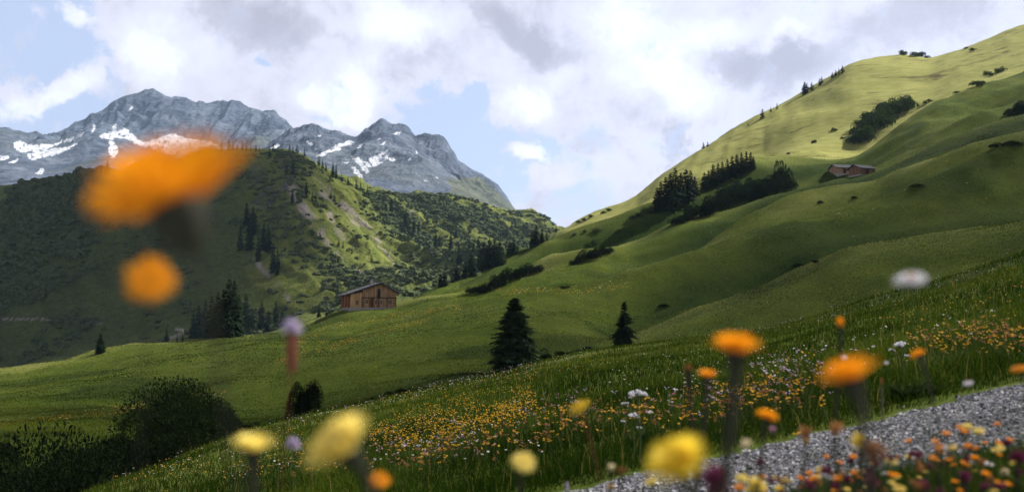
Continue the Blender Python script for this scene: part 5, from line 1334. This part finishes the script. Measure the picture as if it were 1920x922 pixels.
nf('seed_head', 1147, 876, 30, .022, 'tatter', P_CREAM, 'cream faded flower at the left end of the gravel', face=.3, stem_r=.0025)
nf('seed_head', 1166, 882, 30, .022, 'tatter', P_BROWN, 'dark brown faded flower at the left end of the gravel', face=.3, stem_r=.0025)
nf('scabious_flower', 1063, 912, 18, .018, 'spike', P_LILAC, 'small pale lilac spike at the bottom left of the gravel', face=.1, stem=M_STEM, stem_r=.002)
nf('trefoil_flower', 1145, 912, 24, .020, 'tatter', P_GOLD, 'small golden flower at the bottom edge left of the gravel', face=.3, stem=M_STEM, stem_r=.002)
nf('seed_head', 1653, 715, 16, .015, 'spike', P_BROWN, 'small brown bud under the wide orange flower', face=.1, stem_r=.003)
SMALL = [(1775, 815), (1800, 803), (1808, 811), (1870, 797), (1755, 830), (1764, 850), (1704, 828), (1600, 858), (1640, 872), (1550, 858), (1517, 888), (1607, 896), (1785, 842), (1814, 838), (1762, 866), (1778, 864), (1872, 832), (1790, 873), (1670, 891), (1681, 892), (1602, 888), (1848, 890), (1565, 922), (1790, 905), (1893, 826), (1832, 842)]
for i, (x, y) in enumerate(sorted(SMALL)):
    nf('hawkweed_flower', x, y, 20, .021, 'cupped', P_ORANGE, f'{ORD[i] if i < 20 else ["sixth", "fifth", "fourth", "third", "second", "first"][i - 20]} small orange flower from the {"left" if i < 20 else "right"} in the strip before the gravel', face=float(rng.uniform(-.2, .5)), roll=float(rng.uniform(-25, 25)), stem=M_DARKSTEM, stem_r=.0016, dist=float(rng.uniform(1.9, 2.9)), group='small orange flowers before the gravel')

# white umbels standing beyond the path
def umbel(px, py, wpx, Yd, label, seed):
    g = np.random.default_rng(seed); u, v = uv(px, py); p = np.array([float(u) * Yd, Yd, float(v) * Yd]); gz = float(H(np.array([p[0]]), np.array([Yd]))[0])
    t = empty('umbel_flower', (p[0], Yd, gz), label, 'flower'); h = p[2] - gz; w = wpx / F * Yd / 2
    st = [tube([(0, 0, -.03), (.012, 0, h * .4), (-.006, 0, h * .75), (0, 0, h - w * .6)], [.005, .0045, .0035, .003], 6)]
    def head(o, w, n):
        rays, fl = [], []
        for i in range(n):
            th = g.uniform(0, 6.28); r = w * math.sqrt(g.uniform(0, 1)); q = o + np.array([math.cos(th) * r, math.sin(th) * r, w * .55 + .12 * w * g.normal() - .25 * r * r / w])
            rays.append(tube([o, o * .5 + q * .5 + [0, 0, -.1 * w], q], [.0016, .0013, .001], 3))
            k = 16; d = nrm(g.normal(size=(k, 3)) + [0, 0, .8]); s = nrm(np.cross(d, g.normal(size=(k, 3))))
            fl.append(folded(q + d * .004, d, s, np.cross(s, d), w * .2, w * .16, .2))
        V, T = merge(rays); hd = obj('umbel_rays', mesh('umbel_rays', V, [(T, 0)], [M_STEM], True), t)
        V, T = merge(fl); obj('florets', mesh('florets', V, [(T, 0)], [P_WHITE]), hd)
    head(np.array([0, 0, h - w * .6]), w, 22)
    for k in range(2):
        o = np.array([-.006, 0, h * (.55 + .12 * k)]); e = o + np.array([(-1) ** k * h * .16, .02, h * .16])
        st.append(tube([o, (o + e) / 2 + [0, 0, -.01], e], [.003, .0025, .002], 5)); head(e, w * .42, 9)
    V, T = merge(st); obj('stem', mesh('umbel_stem', V, [(T, 0)], [M_STEM], True), t)
umbel(1197, 735, 32, 6.55, 'tall white umbel with green stem in the middle of the meadow', 601)
umbel(1186, 776, 22, 6.75, 'smaller greyish white umbel left of the tall one', 602)
umbel(1690, 643, 26, 7.3, 'thin stemmed white umbel beside the small nodding orange flower', 603)
# leafy tuft of broad leaves at the path edge
def leaf_tuft(px, py, size, label, seed):
    X, Y, Z = hit(px, py, 6.4); g = np.random.default_rng(seed); n = 26
    th = g.uniform(0, 6.28, n); d = nrm(np.stack([np.cos(th), np.sin(th), g.uniform(.1, 1., n)], 1)); s = np.stack([-np.sin(th), np.cos(th), 0 * th], 1)
    V, T = folded(np.zeros((n, 3)), d, s, np.cross(d, s) * -1, size * g.uniform(.6, 1.1, n), size * g.uniform(.3, .5, n), .2)
    o = tag(obj('leafy_plant', mesh('leafy_plant', V, [(T, 0)], [M_SHRUB]), loc=(X, Y, Z)), label, 'plant')
leaf_tuft(1700, 748, .20, 'broad leaved dark plant under the thin white umbel', 71)
leaf_tuft(1750, 738, .15, 'broad leaved dark plant at the far path edge on the right', 72)
leaf_tuft(1195, 830, .16, 'broad leaved plant at the foot of the tall white umbel', 73)

def bank_plants():
    g = np.random.default_rng(77); heads = [('clover_flower', P_MAGENTA, 'globe', 'purple clover head in the strip before the gravel', 'purple clover before the gravel'), ('hawkbit_flower', P_LIME, 'daisy', 'pale yellow flower in the strip before the gravel', 'pale yellow flowers before the gravel'),
              ('seed_head', P_BROWN, 'tatter', 'brown seed head in the strip before the gravel', 'brown seed heads before the gravel'), ('hawkweed_flower', P_ORANGE, 'cupped', 'orange flower low in the strip before the gravel', 'orange flowers low before the gravel'), ('daisy_flower', P_WHITE, 'daisy', 'white flower in the strip before the gravel', 'white flowers before the gravel')]
    for i in range(120):
        px = 1920 - 600 * g.beta(1, 1.5); lo = np.interp(px, [1320, 1500, 1700, 1920], [900, 872, 850, 815]); py = g.uniform(lo, 925)
        nm, m, k, lb, gr = heads[int(g.choice(5, p=[.28, .2, .24, .18, .1]))]
        nf(nm, px, py, 24, g.uniform(.015, .026), k, m, lb, face=float(g.uniform(0, .5)), roll=float(g.uniform(-25, 25)), stem=M_STEM, stem_r=.0014, dist=float(g.uniform(1.7, 3.1)), group=gr)
bank_plants()
